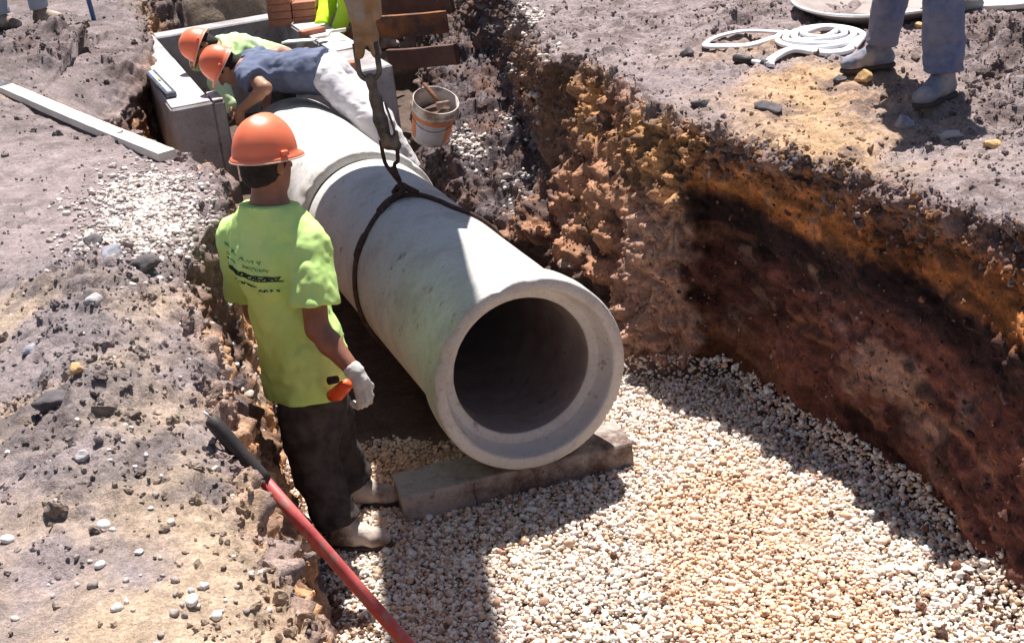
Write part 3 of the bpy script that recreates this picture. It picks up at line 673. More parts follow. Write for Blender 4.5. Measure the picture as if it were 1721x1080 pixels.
def boot(ank, toe_dir, parent, m, name='boot', L=.285):
    d = unit(V(toe_dir[0], toe_dir[1], 0)); a = np.array(ank, float); base = a[2]-.085; lo = a+V(-.35, -.35, -.2); hi = a+V(.35, .35, .2)
    lat = V(-d[1], d[0], 0)
    s = Sdf(lo, hi, .006); g = lambda f_, z, s_=0: V(*(a+d*f_+lat*s_)[:2], base+z)
    s.cone(g(-.005, .19), g(-.01, .09), .052, .048, .02); s.cone(g(-.035, .05), g(.05, .05), .043, .045, .02); s.cone(g(.02, .09), g(.13, .045), .042, .036, .03)
    s.cone(g(.13, .042), g(L-.125, .042), .045, .040, .03, (V(0, 0, 1), .85)); s.wrinkle(.0025, 40, 7)
    s.clip(V(0, 0, base+.018), V(0, 0, -1)); up = sdf_obj(s, name, m, parent)
    q = Sdf(lo, hi, .006)
    q.cone(g(-.035, .012), g(.06, .012), .046, .044, .01); q.cone(g(.06, .012), g(.12, .012), .043, .049, .01); q.cone(g(.12, .012), g(L-.125, .012), .049, .042, .01)
    q.clip(V(0, 0, base+.022), V(0, 0, 1)); q.clip(V(0, 0, base), V(0, 0, -1))
    sdf_obj(q, 'sole', M['sole'], up, None, 0)

def person(J, label, skin, shirt, pants, bootm, group=None, hat=None, h=.008, hair=True, gloves=None, sleeve=.55, hem=-.12, shirt_seed=3, hands=True, fat=1.0, shirt_amp=.0045, pants_flare=0, folds=(), longsleeve=False, build_boots=True, curl=.6):
    """J: joints in world space"""
    J = {k: np.array(v, float) for k, v in J.items()}
    root = thing('person', (float((J['ankL'][0]+J['ankR'][0])/2), float((J['ankL'][1]+J['ankR'][1])/2), float(min(J['ankL'][2], J['ankR'][2])-.085)), label, 'person', group)
    pts = np.array(list(v for k, v in J.items() if k not in ('face', 'headup', 'toeL', 'toeR', 'front', 'thumbL', 'thumbR', 'handL', 'handR')))
    lo = pts.min(0)-.24; hi = pts.max(0)+.26
    pel, che, neck, head = J['pelvis'], J['chest'], J['neck'], J['head']
    lr = unit(J['shL']-J['shR']); front = J['front']; up = unit(neck-pel)
    hd = {s_: unit(J.get('hand'+s_, J['wr'+s_]-J['el'+s_])) for s_ in 'LR'}
    # body
    s = Sdf(lo, hi, h)
    s.cone(pel, (pel+che)/2, .125*fat, .118*fat, .05, (front, .74)); s.cone((pel+che)/2, che, .118*fat, .145*fat, .05, (front, .74)); s.cone(che, neck-up*.07, .145*fat, .09, .05, (front, .72))
    s.cone(neck-up*.05, head-unit(head-neck)*.03, .066, .062, .03); s.cone(J['shL'], J['shR'], .062, .062, .05)
    for a in 'LR': s.cone(neck+up*.0, J['sh'+a]*.7+neck*.3, .052, .058, .04)
    head_sdf(s, head, J['face'], J['headup'])
    for a in 'LR':
        s.cone(J['sh'+a], J['el'+a], .056*fat, .043*fat, .03); m_ = J['el'+a]*.7+J['wr'+a]*.3; s.cone(J['el'+a], m_, .041, .042*fat, .02); s.cone(m_, J['wr'+a], .042*fat, .026, .02)
        s.cone(J['hip'+a], J['kn'+a], .085*fat, .055, .04); m2 = J['kn'+a]*.65+J['ank'+a]*.35; s.cone(J['kn'+a], m2, .054, .054, .02); s.cone(m2, J['ank'+a], .054, .038, .02)
        if hands and not gloves:
            hand(s, J['wr'+a], hd[a], J['thumb'+a], curl, flip=(a == 'R'))
    sdf_obj(s, 'body', skin, root)
    # shirt
    s = Sdf(lo, hi, h); e = .017
    s.cone(pel+up*(hem+.10), (pel+che)/2, .142*fat+e, .132*fat+e, .05, (front, .80)); s.cone((pel+che)/2, che, .132*fat+e, .150*fat+e, .05, (front, .78)); s.cone(che, neck-up*.065, .150*fat+e, .085+e, .05, (front, .74))
    s.cone(J['shL']-up*.012, J['shR']-up*.012, .058+e*.5, .058+e*.5, .05)
    for a in 'LR': s.cone(neck+up*.01, J['sh'+a]*.6+neck*.4-up*.01, .050+e, .056+e, .045)
    s.cone(neck-up*.08, neck+up*.03, .085, .072, .03)
    s.cone(pel+up*(hem+.14), pel+up*(hem-.08), .146*fat+e, .158*fat+e, .04, (front, .86))
    s2 = Sdf(lo, hi, h)
    for a in 'LR':
        if longsleeve: s2.cone(J['sh'+a], J['el'+a], .058+e, .05+e, .04); s2.cone(J['el'+a], J['wr'+a], .048+e, .036+e, .02)
        else:
            s3 = Sdf(lo, hi, h); ax = unit(J['el'+a]-J['sh'+a]); q_ = J['sh'+a]+(J['el'+a]-J['sh'+a])*sleeve
            s3.cone(J['sh'+a], q_+ax*.06, .060+e, .064+e+.014, .04); s3.clip(q_, ax); s2.D = np.minimum(s2.D, s3.D)
    hh = np.clip(.5+.5*(s.D-s2.D)/.03, 0, 1); s.D = s.D*(1-hh)+s2.D*hh-.03*hh*(1-hh)
    right_ = unit(J['shR']-J['shL'])
    s.wrinkle(shirt_amp*1.4, 5.5, shirt_seed, (1, 1, .45)); s.wrinkle(shirt_amp*1.2, 14, shirt_seed+9, (1, 1, .6)); s.wrinkle(shirt_amp*.4, 34, shirt_seed+19)
    for fl_ in folds:
        q_ = [s.surf(pel+up*y_+right_*x_, front) for x_, y_ in fl_[:-1]]; q_ = [p_ for p_ in q_ if p_ is not None]
        for a_, b_ in zip(q_[:-1], q_[1:]): s.cone(a_+front*fl_[-1]*.45, b_+front*fl_[-1]*.45, fl_[-1], fl_[-1], .010)
    s.wrinkle(shirt_amp*2.2, 8, shirt_seed+40, (.3, .3, 1.5), pel+up*.16, .2)
    for a, sg in (('R', 1), ('L', -1)):
        dg_ = unit(up*.8+right_*sg*.6); s.wrinkle(shirt_amp*2.4, 9, shirt_seed+41, (.3, 1.4, .8), J['sh'+a]*.75+pel*.25-right_*sg*.04, .15, [dg_, unit(np.cross(dg_, front)), front])
    s.clip(pel+up*hem, -up)
    gg = s.grid()
    nd = unit(head-neck); w_ = gg-(neck+nd*.012); al = w_@nd; rad = np.linalg.norm(w_-al[..., None]*nd, axis=-1); s.D = np.maximum(s.D, np.where(rad < .13, al, -1).astype(np.float32))
    so = sdf_obj(s, 'shirt', shirt, root)
    # trousers
    s = Sdf(lo, hi, h); e = .016
    s.cone(pel+up*.06, (J['hipL']+J['hipR'])/2, .132*fat+e*.4, .128*fat+e*.4, .04, (front, .84))
    for a in 'LR':
        s.cone(J['hip'+a], J['kn'+a], .094*fat+e*.6, .067*fat+e+pants_flare*.6, .035); s.cone(J['kn'+a], J['ank'+a]-unit(J['ank'+a]-J['kn'+a])*.02, .067*fat+e+pants_flare*.6, .060+e+pants_flare, .03)
        s.wrinkle(.010, 13, shirt_seed+44, (.4, .4, 1.6), J['ank'+a]+V(0, 0, .10), .10)
        s.wrinkle(.008, 9, shirt_seed+45, (.5, .5, 1.5), J['kn'+a], .13)
    s.wrinkle(.0085, 8, shirt_seed+31, (1, 1, .7)); s.wrinkle(.0075, 15, shirt_seed+37, (1, 1, 1.5)); s.wrinkle(.003, 38, shirt_seed+38)
    s.clip(pel+up*.09, up)
    gg = s.grid()
    for a in 'LR':
        ax = unit(J['ank'+a]-J['kn'+a]); q_ = J['ank'+a]-ax*.035; w_ = gg-q_; al = w_@ax; rad = np.linalg.norm(w_-al[..., None]*ax, axis=-1)
        s.D = np.maximum(s.D, np.where((rad < .14) & (al > -.03), al, -1).astype(np.float32))
    to = sdf_obj(s, 'trousers', pants, root)
    if build_boots:
        for a in 'LR': boot(J['ank'+a], J['toe'+a], root, bootm)
    f, l, u = frame(J['face'], J['headup'])
    if hair:
        q = Sdf(head-.17, head+.17, .006); A = np.array([f, l, u]); q.ell(head+u*.022-f*.012, (.098, .084, .112), A); q.ell(head-f*.045-u*.04, (.055, .068, .055), A, .02)
        q.wrinkle(.003, 60, 3); q.clip(head+f*.045, f+u*-.35); q.clip(head-u*.055, -u+f*.3); sdf_obj(q, 'hair', M['hair'], root)
    if hat is not None: hard_hat(head+u*.030-f*.0, f, u, root, hat)
    if gloves:
        for a in 'LR':
            w_ = J['wr'+a]; q = Sdf(w_-.22, w_+.22, .0036); d = hd[a]
            hand(q, w_, d, J['thumb'+a], curl, .0108, .003, inflate=.0022, flip=(a == 'R')); fa_ = unit(w_-J['el'+a]); q.cone(w_-fa_*.035, w_+d*.01, .034, .030, .006); q.cone(w_-fa_*.038, w_-fa_*.032, .036, .036, .003); q.wrinkle(.0018, 50, 5)
            sdf_obj(q, 'glove', gloves, root, None, 0)
    return root, so, to

# ------------------------------------------------------------------ concrete pipes
PC = V(.0565, 5.118, .565); az, el = math.radians(18.52), math.radians(-1.07)
PD = V(-math.sin(az)*math.cos(el), math.cos(az)*math.cos(el), math.sin(el)); PR = .4229; PB = .383; PL = 2.506
def pipe(c, L, label, stains):
    prof_out = [(.0, PR-.010), (.004, PR-.003), (.012, PR), (.10, PR+.001), (.16, PR-.004), (.24, PR-.022), (.33, PB+.004), (.42, PB)]
    prof_out += [(.42+(L-.06-.42)*i/14, PB) for i in range(1, 15)]
    prof_end = [(L-.055, PB-.004), (L-.052, PB-.03), (L+.04, PB-.036), (L+.045, PB-.05), (L+.045, .305)]
    prof_in = [(L-.3, .302), (1.5, .302), (.6, .302), (.15, .302), (.115, .303), (.108, .308), (.10, .338), (.095, .345), (.03, .362), (.012, .368), (.003, .372), (0, .378)]
    m = MB(); prof = prof_out+prof_end+prof_in; m.lathe([(a, b) for a, b in prof], c, PD, 160, True)
    v = np.array(m.v); A = PD; rel = v-c; t = rel@A; rad = rel-t[:, None]*A; r = np.linalg.norm(rad, axis=1); un = rad/r[:, None]
    q = un*.4+t[:, None]*A; d = .0012*fbm(q*6, 3, stains)+.0007*fbm(q*30, 2, stains+3)
    edge = np.exp(-(t/.025)**2)*(np.abs(r-PR) < .03); d = d-.012*edge*np.clip(fbm(q*18, 2, stains+5)-.18, 0, 1)*3
    v = v+un*d[:, None]
    o = mesh_obj('concrete_pipe', v, [f[::-1] for f in m.f], M['pipe'], None, True, c-V(0, 0, PR))
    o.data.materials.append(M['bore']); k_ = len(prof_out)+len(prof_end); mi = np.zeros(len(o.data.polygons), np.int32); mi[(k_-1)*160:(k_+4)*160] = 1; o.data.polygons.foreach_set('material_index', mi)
    return tag(o, label, 'pipe', 'concrete drain pipes in the trench')
front_pipe = pipe(PC, PL, 'concrete pipe with a dark open mouth, held in a wire sling above the grey block', 3)
rear_pipe = pipe(PC+PD*(PL-.0), 2.0, 'sunlit concrete pipe already laid behind the slung one, running into the concrete box', 14)
# lifting eye recess patches are only stains in the photograph
def cyl_hit(u, v, R):
    w = ray(u, v); o = V(0, 0, CH)-PC; a = w-PD*(w@PD); b = o-PD*(o@PD); A_, B_, C_ = a@a, 2*a@b, b@b-R*R; q = B_*B_-4*A_*C_
    s_ = (-B_-math.sqrt(max(q, 0)))/(2*A_); P_ = V(0, 0, CH)+w*s_; r = P_-PC; t = r@PD; rr = r-PD*t; X_ = unit(np.cross(PD, V(0, 0, 1))); Z_ = np.cross(X_, PD)
    return t, math.atan2(rr@X_, rr@Z_), P_
SX = unit(np.cross(PD, V(0, 0, 1))); SZ = np.cross(SX, PD)
def on_pipe(t, a, R): return PC+PD*t+(SX*math.sin(a)+SZ*math.cos(a))*R
# ------------------------------------------------------------------ block under the mouth
def loft_block(name, a, b, width_dir, wd, ht, m, label, cat, seed):
    # a-b: bottom front edge; goes back along width_dir
    a, b = np.array(a, float), np.array(b, float); X_ = unit(b-a); Wd = unit(np.array(width_dir, float)); n = 60
    vs = []; L = np.linalg.norm(b-a); prof = [(0, 0), (0, ht-.012), (.006, ht-.003), (.014, ht), (wd-.014, ht), (wd-.006, ht-.003), (wd, ht-.012), (wd, 0)]
    pr2 = []
    for i in range(len(prof)):
        p, q = prof[i], prof[(i+1) % len(prof)]; k = max(1, int(math.dist(p, q)/.02))
        pr2 += [(p[0]+(q[0]-p[0])*j/k, p[1]+(q[1]-p[1])*j/k) for j in range(k)]
    for i in range(n+1):
        for (y_, z_) in pr2: vs.append(a+X_*L*i/n+Wd*y_+V(0, 0, z_))
    k = len(pr2); F_ = [(i*k+j, i*k+(j+1) % k, (i+1)*k+(j+1) % k, (i+1)*k+j) for i in range(n) for j in range(k)]
    F_ += [tuple(range(k))[::-1], tuple(n*k+j for j in range(k))]
    v = np.array(vs); cc_ = (a+b)/2+Wd*wd/2+V(0, 0, ht/2); d = v-cc_; v = v+unit(V(0, 0, 1))*0; v += (.004*fbm(v*14, 3, seed))[:, None]*d/np.linalg.norm(d, axis=1, keepdims=True)
    o = mesh_obj(name, v, [f[::-1] for f in F_], m, None, False); tag(o, label, cat); return o
bA, bB = at(683, 884, .0), at(1066, 790, .0)
loft_block('support_block', bA, bB, V(-.22, 1, 0), .235, .137, M['block'], 'long grey concrete block lying on the gravel under the pipe mouth', 'block', 5)
crk = MB(); X_ = unit(bB-bA); c0 = bA+X_*.31
blk_o = [o_ for o_ in sc.objects if o_.name == 'support_block'][0]
crk.tube([c0+V(.0, -.0005, .0)-V(0, .0, 0), c0+V(.004, -.002, .04), c0+V(-.004, -.002, .09), c0+V(.003, -.002, .128)], .0022, 5); crk.build('crack', M['brickcore'], blk_o, True)
# ------------------------------------------------------------------ box (catch basin)
box = thing('junction_box', (-1.7, 10.6, .15), 'open grey concrete chamber that the rear pipe runs into', 'concrete chamber')
fl0 = at(287, 185, .95); fr0 = at(374, 162, .95)
bx = unit(V(.948, .318, 0)); by = V(-bx[1], bx[0], 0); bo = V(fl0[0], fl0[1], 0)
def bpt(x, y, z): return bo+bx*x+by*y+V(0, 0, z)
def wallpart(name, x0, x1, y0, y1, z0, z1, m, par=box, seed=1, bev=.012):
    b = MB(); b.box(bpt((x0+x1)/2, (y0+y1)/2, (z0+z1)/2), (x1-x0, y1-y0, z1-z0), bx, (0, 0, 1), bev); return b.build(name, m, par)
wallpart('left_wall', .0, .28, .0, 3.1, .0, .95, M['box']); 
wallpart('front_wall', .282, .36, .0, .30, .0, .945, M['box'])
wallpart('back_wall', .282, 1.95, 2.9, 3.15, .1, .94, M['box'])
wallpart('right_wall', 1.33, 1.58, .12, 2.895, .0, .95, M['box'])
mt = MB()
for (x0, x1, y0, y1) in ((.01, .27, .02, 1.75), (.285, .355, .01, .29), (1.34, 1.57, .9, 2.85)):
    mt.box(bpt((x0+x1)/2, (y0+y1)/2, .956), (x1-x0, y1-y0, .012), bx, (0, 0, 1), .004)
mt.build('mortar_top', M['mortar'], box)
# level lying on the left wall
lv = thing('spirit_level', at(268, 140, .97), 'dark spirit level lying across the edge of the concrete wall at the left', 'level')
a, b = at(252, 122, .985), at(288, 160, .985); X_ = unit(b-a); c = (a+b)/2
MB().box(c, (np.linalg.norm(b-a), .075, .035), X_, (0, 0, 1), .004).build('level_frame', M['level'], lv)
q = MB().box(c+V(0, 0, .0175), (np.linalg.norm(b-a)*.9, .03, .006), X_, (0, 0, 1), .002).build('level_face', M['levelpale'], lv)
q = MB(); q.tube([c-X_*.03+V(0, 0, .026), c+X_*.03+V(0, 0, .026)], .008, 8); q.build('vial', M['hiviz2'], lv, True)
def plank(name, a, b, w_, t_, m, label, cat, up=(0, 0, 1), seed=0, group=None):
    a, b = np.array(a, float), np.array(b, float); X_ = unit(b-a); L = np.linalg.norm(b-a); up = unit(np.array(up)-X_*(np.array(up)@X_)); Y_ = np.cross(up, X_)
    n = 40; pr = []
    for (p, q_) in (((-.5, -.5), (.5, -.5)), ((.5, -.5), (.5, .5)), ((.5, .5), (-.5, .5)), ((-.5, .5), (-.5, -.5))):
        for j in range(5): pr.append((p[0]+(q_[0]-p[0])*j/5, p[1]+(q_[1]-p[1])*j/5))
    vs = []
    for i in range(n+1):
        s_ = i/n; wob = .004*math.sin(s_*5+seed)
        for (y_, z_) in pr:
            rr = .96 if abs(y_) == .5 and abs(z_) == .5 else 1
            vs.append(a+X_*L*s_+Y_*y_*w_*rr+up*(z_*t_*rr+wob))
    k = len(pr); F_ = [(i*k+j, i*k+(j+1) % k, (i+1)*k+(j+1) % k, (i+1)*k+j) for i in range(n) for j in range(k)]+[tuple(range(k))[::-1], tuple(n*k+j for j in range(k))]
    v = np.array(vs); v += .0018*np.stack([fbm(v*30+k_, 2, seed) for k_ in (0, 9, 18)], -1)
    o = mesh_obj(name, v, F_, m, None, False); return tag(o, label, cat, group)
# pale 2x4 on the left bank
a = at(12, 152, 1.25); b = at(280, 255, 1.25)
za, zb = gz(a[0], a[1])+.03, gz(b[0], b[1])+.03
a[2] = za; b[2] = zb
for s_ in np.linspace(0, 1, 15):
    p_ = a+(b-a)*s_; lift = gz(p_[0], p_[1])+.024-p_[2]
    if lift > 0: a[2] += lift*(1-s_); b[2] += lift*s_
plank('timber_board', a, b, .095, .045, M['wood'], 'long pale timber board lying on the left bank', 'board', seed=2)
p_ = at(18, 139, 1.3); p_[2] = gz(p_[0], p_[1])+.03
q = at(38, 139, 1.3); q[2] = gz(q[0], q[1])+.03
plank('steel_bar', p_+(p_-q)*2, q, .06, .05, M['level'], 'short dark bar on the soil just above the end of the pale board', 'bar', seed=4)
# shoring boards across the far right side
SG = 'boards shoring the far end of the trench'
plank('shoring_board', aty(600, 50, 11.0), aty(752, 36, 10.9), .05, .175, M['shoring'], 'orange stained shoring board, the upper of the two, behind the hanging hook', 'board', group=SG, seed=1)
plank('shoring_board', aty(655, 100, 10.4), aty(768, 92, 10.0), .05, .15, M['shoring2'], 'dark brown shoring board, the lower one, above the white bucket', 'board', group=SG, seed=3)
plank('shoring_board', aty(640, 8, 11.4), aty(756, -12, 11.0), .05, .30, M['shoring2'], 'dark board at the top edge of the picture above the orange stained board', 'board', group=SG, seed=6)
# ------------------------------------------------------------------ bricks
BG = 'bricks stacked on the back wall'
kb = 0; b0 = aty(458, 76, 11.75); bzl = .94
bxx = unit(V(1, -.1, 0)); byy = V(-bxx[1], bxx[0], 0); by0 = V(b0[0], b0[1], bzl)
def brick(c, X_, label, group=BG, Z_=(0, 0, 1), size=(.2, .095, .06), seed=0):
    m = MB(); m.box(c, size, X_, Z_, .005)
    o = m.build('brick', M['brick'], None); return tag(o, label, 'brick', group)
rowsn = ['bottom', 'second', 'third', 'top']
for r_ in range(4):
    for c_ in range(2 if r_ < 3 else 1):
        for d_ in range(2 if r_ < 3 else 1):
            col_ = 'left' if c_ == 0 else 'right'
            lab = ('single brick capping the left column of the brick stack' if r_ == 3 else
                   f'{"front" if d_ == 0 else "rear"} red brick in the {rowsn[r_]} course of the {col_} column of the brick stack')
            brick(by0+bxx*(.11+c_*.212+.004*r_)+byy*(d_*.102)+V(0, 0, .031+r_*.062), bxx, lab)
p_ = at(268, 99, .99); brick(V(p_[0], p_[1], gz(p_[0], p_[1])+.028), unit(V(1, .25, 0)), 'loose red brick lying on the soil behind the spirit level', None)
p_ = at(583, 112, .99); brick(V(p_[0]-.02, p_[1], .992), unit(V(1, .1, 0)), 'orange red brick on the right concrete wall beside the hook', None)
p_ = at(525, 55, .97); brick(V(p_[0], p_[1], .972), unit(V(1, .6, 0)), 'red brick beside the hands of the kneeling worker', None)
# hawk / mortar board with trowel
p_ = at(505, 70, .98); hk = thing('mortar_board', (p_[0], p_[1], .945), 'small white mortar board in front of the kneeling worker in bright yellow', 'mortar board')
MB().box((p_[0], p_[1], .985), (.26, .15, .015), unit(V(1, -.25, 0)), (0, .1, 1), .003).build('board_plate', M['hose'], hk)
MB().box((p_[0], p_[1], .960), (.06, .06, .036), (1, 0, 0), (0, 0, 1), .01).build('grip', M['wood'], hk)
p_ = at(548, 62, 1.0); tw = thing('trowel', (p_[0], p_[1], .99), 'pointing trowel in the hand of the kneeling worker', 'trowel')
m = MB(); bl = [(-.10, 0), (-.03, .05), (.0, .05), (.02, .0), (0, -.05), (-.03, -.05)]
m.add([V(p_[0]+x, p_[1]+y, 1.0+z) for z in (0, .003) for x, y in bl], [tuple(range(6)), tuple(range(6, 12))[::-1]]+[(i, (i+1) % 6, 6+(i+1) % 6, 6+i) for i in range(6)]); m.build('blade', M['steel'], tw)
m = MB(); m.tube([V(p_[0]+.02, p_[1], 1.003), V(p_[0]+.04, p_[1], 1.03), V(p_[0]+.06, p_[1], 1.035), V(p_[0]+.16, p_[1]-.01, 1.04)], [.005, .005, .013, .014], 8); m.build('grip', M['wood'], tw, True)
# plastic film under the kneeling man, on the right wall
# ------------------------------------------------------------------ bucket
pc = aty(733, 168, 8.75); ax = unit(V(.26, -.36, .90)); 
pl_ = thing('bucket', pc-ax*.30, 'muddy white plastic bucket standing on the ledge right of the rear pipe', 'bucket')
m = MB(); m.lathe([(-.30, .0), (-.30, .115), (-.294, .122), (-.06, .143), (-.058, .152), (-.05, .153), (-.047, .146), (-.02, .149), (-.004, .153), (.0, .151), (0, .146), (-.10, .139), (-.288, .114), (-.288, 0)], pc, ax, 64)
m.build('shell', M['plastic'], pl_, True)
m = MB(); m.lathe([(-.275, .1252), (-.075, .1435)], pc, ax, 64); v = np.array(m.v)
def arcband(t0, r0, t1, r1, a0, a1, mt_, nm, par):
    A_ = ax; u = unit(np.cross(A_, V(0, 0, 1))); w_ = np.cross(A_, u); n = 28; vs = []
    for i in range(n+1):
        a_ = a0+(a1-a0)*i/n
        for (t, r) in ((t0, r0), (t1, r1)): vs.append(pc+A_*t+(u*math.cos(a_)+w_*math.sin(a_))*r)
    return mesh_obj(nm, np.array(vs), [(2*i, 2*i+2, 2*i+3, 2*i+1) for i in range(n)], mt_, par, True)
u_ = unit(np.cross(ax, V(0, 0, 1))); w_ = np.cross(ax, u_); cam_dir = unit(V(0, 0, CH)-pc); a_c = math.atan2(cam_dir@w_, cam_dir@u_)
rad_at = lambda t: .1225+(t+.294)/(.234)*.0205+.0012
arcband(-.115, rad_at(-.115), -.088, rad_at(-.088), a_c-1.5, a_c+1.5, M['paillabel'], 'label_band', pl_)
arcband(-.27, rad_at(-.27), -.118, rad_at(-.118), a_c-.8, a_c+.75, M['paillabel2'], 'label_panel', pl_)
arcband(-.27, rad_at(-.27), -.118, rad_at(-.118), a_c+.8, a_c+1.5, M['paillabel'], 'label_side', pl_)
arcband(-.27, rad_at(-.27), -.118, rad_at(-.118), a_c-1.5, a_c-.85, M['paillabel'], 'label_side', pl_)
m = MB(); u = u_
hpts = [pc+ax*(-.045)+(u_*math.cos(t)+w_*math.sin(t))*.158+ax*(-.10*math.sin((t-a_c+1.57))*1.0 if 0 < (t-a_c+1.57) < math.pi else 0) for t in np.linspace(a_c-1.57, a_c+1.57, 24)]
m.tube(hpts, .0028, 6); m.build('handle', M['steel'], pl_, True)
md = MB(); md.lump(pc+ax*(-.10), (.25, .25, .10), 3, 3, .3); o = md.build('mud', M['mud'], None, True); tag(o, 'dark wet mud filling the muddy white bucket', 'mud')
br = thing('mason_brush', pc+ax*(-.05), 'brush with a brown wooden handle sticking out of the white bucket', 'brush')
p0 = pc+ax*(-.03)+V(.03, -.03, 0); p1 = aty(712, 140, 8.85)
m = MB(); m.tube([p0, p0*.5+p1*.5, p1*.96+p0*.04, p1], [.012, .015, .013, .007], 10); m.build('handle', M['shoring'], br, True)
m = MB(); m.tube([p1, p1+(p1-p0)*.35], [.005, .004], 8); m.build('hanging_tip', M['steel'], br, True)
m = MB(); m.box(p0+V(.02, -.03, .0), (.09, .025, .05), (1, .2, 0), (0, 0, 1), .006); m.build('head', M['plastic'], br)
# ------------------------------------------------------------------ white hose coil
hc = at(1372, 76, 1.27); hz = gz(hc[0], hc[1])
pts = []
for i in range(190):
    t = i/190; a_ = t*2*math.pi*3.6+2.2; r = .225-.155*t+.006*math.sin(i*.23); pts.append(V(hc[0]+.03+r*math.cos(a_)*1.05, hc[1]+r*math.sin(a_)*1.25, hz+.022+.03*t+.004*math.sin(i*.31)))
tail = [at(*p, 1.28) for p in ((1292, 110), (1300, 100), (1335, 92), (1385, 94), (1425, 90), (1445, 76))]
tail2 = [at(*p, 1.28) for p in ((1345, 62), (1300, 66), (1250, 70), (1205, 76), (1186, 84), (1215, 86), (1260, 82), (1310, 76))]
for T_ in (tail, tail2):
    for p_ in T_: p_[2] = gz(p_[0], p_[1])+.022
hs = thing('hose_coil', (hc[0], hc[1], hz), 'white flat hose lying in a loose coil near the boots of the standing man', 'hose')
m = MB(); m.tube(pts, .0185, 10, (1.0, .8)); m.build('coil', M['hose'], hs, True)
def smooth_pts(P_, n=8):
    P_ = [np.array(p) for p in P_]; o = []
    for i in range(len(P_)-1):
        a_, b_, c_, d_ = P_[max(i-1, 0)], P_[i], P_[i+1], P_[min(i+2, len(P_)-1)]
        for k in range(n):
            t = k/n; o.append(.5*((2*b_)+(c_-a_)*t+(2*a_-5*b_+4*c_-d_)*t*t+(3*b_-a_-3*c_+d_)*t**3))
    return o+[P_[-1]]
m = MB(); m.tube(smooth_pts(tail), .028, 8, (1, .6)); m.build('loose_end', M['hose'], hs, True)
m = MB(); m.tube(smooth_pts(tail2), .020, 8, (1.1, .5)); m.build('loose_end', M['hose'], hs, True)
# small fitting
fa, fb = at(1236, 102, 1.27), at(1300, 114, 1.27)
for p_ in (fa, fb): p_[2] = gz(p_[0], p_[1])+.022
ft = thing('hose_fitting', (fa+fb)/2-V(0, 0, .02), 'thin rod with black grips lying below the tail of the white hose', 'fitting'); L_ = fb-fa
m = MB(); m.tube([fa, fa+L_*.45], .022, 10); m.build('grip', M['rubber'], ft, True)
m = MB(); m.tube([fa+L_*.45, fb], .012, 10); m.build('rod', M['hose'], ft, True)
m = MB(); m.tube([fa+L_*.72, fa+L_*.86], .021, 10); m.build('grip', M['rubber'], ft, True)
# ------------------------------------------------------------------ shallow pan
tcx = at(1490, -14, 1.40); tc = V(tcx[0], tcx[1]+.03, 1.40)
pn = thing('mortar_pan', (tc[0], tc[1], 1.27), 'large shallow round pan standing behind the man in blue jeans at the top right', 'pan')
m = MB(); m.lathe([(-.16, 0), (-.16, .10), (-.12, .32), (-.05, .46), (-.012, .52), (-.002, .535), (.008, .532), (.008, .52), (-.03, .47), (-.10, .32), (-.14, .1), (-.14, 0)], tc, unit(V(-.03, -.06, 1)), 72); m.build('bowl', M['pan'], pn, True)
m = MB(); rim = [tc+V(math.cos(t)*.533, math.sin(t)*.533, .004+.53*(.03*math.cos(t)+.06*math.sin(t))) for t in np.linspace(0, 2*math.pi, 73)]; m.tube(rim, .009, 8, cap=False); m.build('rolled_rim', M['hose'], pn, True)
md = MB(); md.lump(tc+V(.05, .05, -.10), (.62, .6, .09), 8, 3, .25); o = md.build('mortar', M['pan'], None, True); tag(o, 'grey mortar left in the large shallow pan', 'mortar')
pw = at(1668, 4, 1.29); plank('pale_board', at(1610, 10, 1.30), at(1760, 4, 1.30), .16, .03, M['wood'], 'pale flat board at the top right corner beyond the man in jeans', 'board', seed=9)
# ------------------------------------------------------------------ blue rod at top left
p_ = at(156, 22, 1.25); pz = gz(p_[0], p_[1])
m = MB(); m.tube([V(p_[0], p_[1], pz-.05), V(p_[0]-.035, p_[1]+.02, pz+.55), V(p_[0]-.06, p_[1]+.03, pz+1.15)], .020, 12); o = m.build('marker_rod', M['bluerod'], None, True); tag(o, 'blue rod standing upright in the soil at the top left', 'rod')
# ------------------------------------------------------------------ shovel
for zz in np.arange(1.25, 1.7, .01):
    g0 = at(352, 702, zz); dd = at(683, 1080, zz-.70)
    if all(gz(*(g0+(dd-g0)*t)[:2]) < (g0+(dd-g0)*t)[2]-.042 for t in np.linspace(.0, .45, 12)): break
print('grip', g0)
sdn = unit(dd-g0); end = g0+sdn*((g0[2]-.20)/-sdn[2])
sh = thing('shovel', (end[0], end[1], .02), 'shovel with red handle and black grip leaning on the trench edge in the foreground', 'shovel')
g1 = g0+sdn*.235
m = MB(); m.tube([g0, g0+sdn*.006, g0+sdn*.03, g1-sdn*.02, g1], [.013, .020, .0225, .0235, .0225], 20); m.build('grip', M['rubber'], sh, True)
m = MB(); m.tube([g1-sdn*.01, g1+sdn*.2, g1+sdn*.7, end], [.0185, .0195, .0205, .020], 20); m.build('shaft', M['red'], sh, True)
m = MB(); m.tube([g0, g0-sdn*.0+V(-.005, 0, .012), g0+V(-.012, .0, .02)], .004, 6); m.build('hang_loop', M['hose'], sh, True)
lat = unit(np.cross(sdn, V(0, 0, 1))); nrm = np.cross(lat, sdn); vs = []; nU, nV = 9, 12
for j in range(nV+1):
    t = j/nV; w_ = .115*(1-.95*max(0, (t-.55)/.45)**2.2); 
    for i in range(nU):
        s_ = i/(nU-1)*2-1; vs.append(end+sdn*(.02+.30*t)+lat*w_*s_+nrm*(.03*s_*s_-.012*math.sin(t*3)))
F_ = [(j*nU+i, j*nU+i+1, (j+1)*nU+i+1, (j+1)*nU+i) for j in range(nV) for i in range(nU-1)]
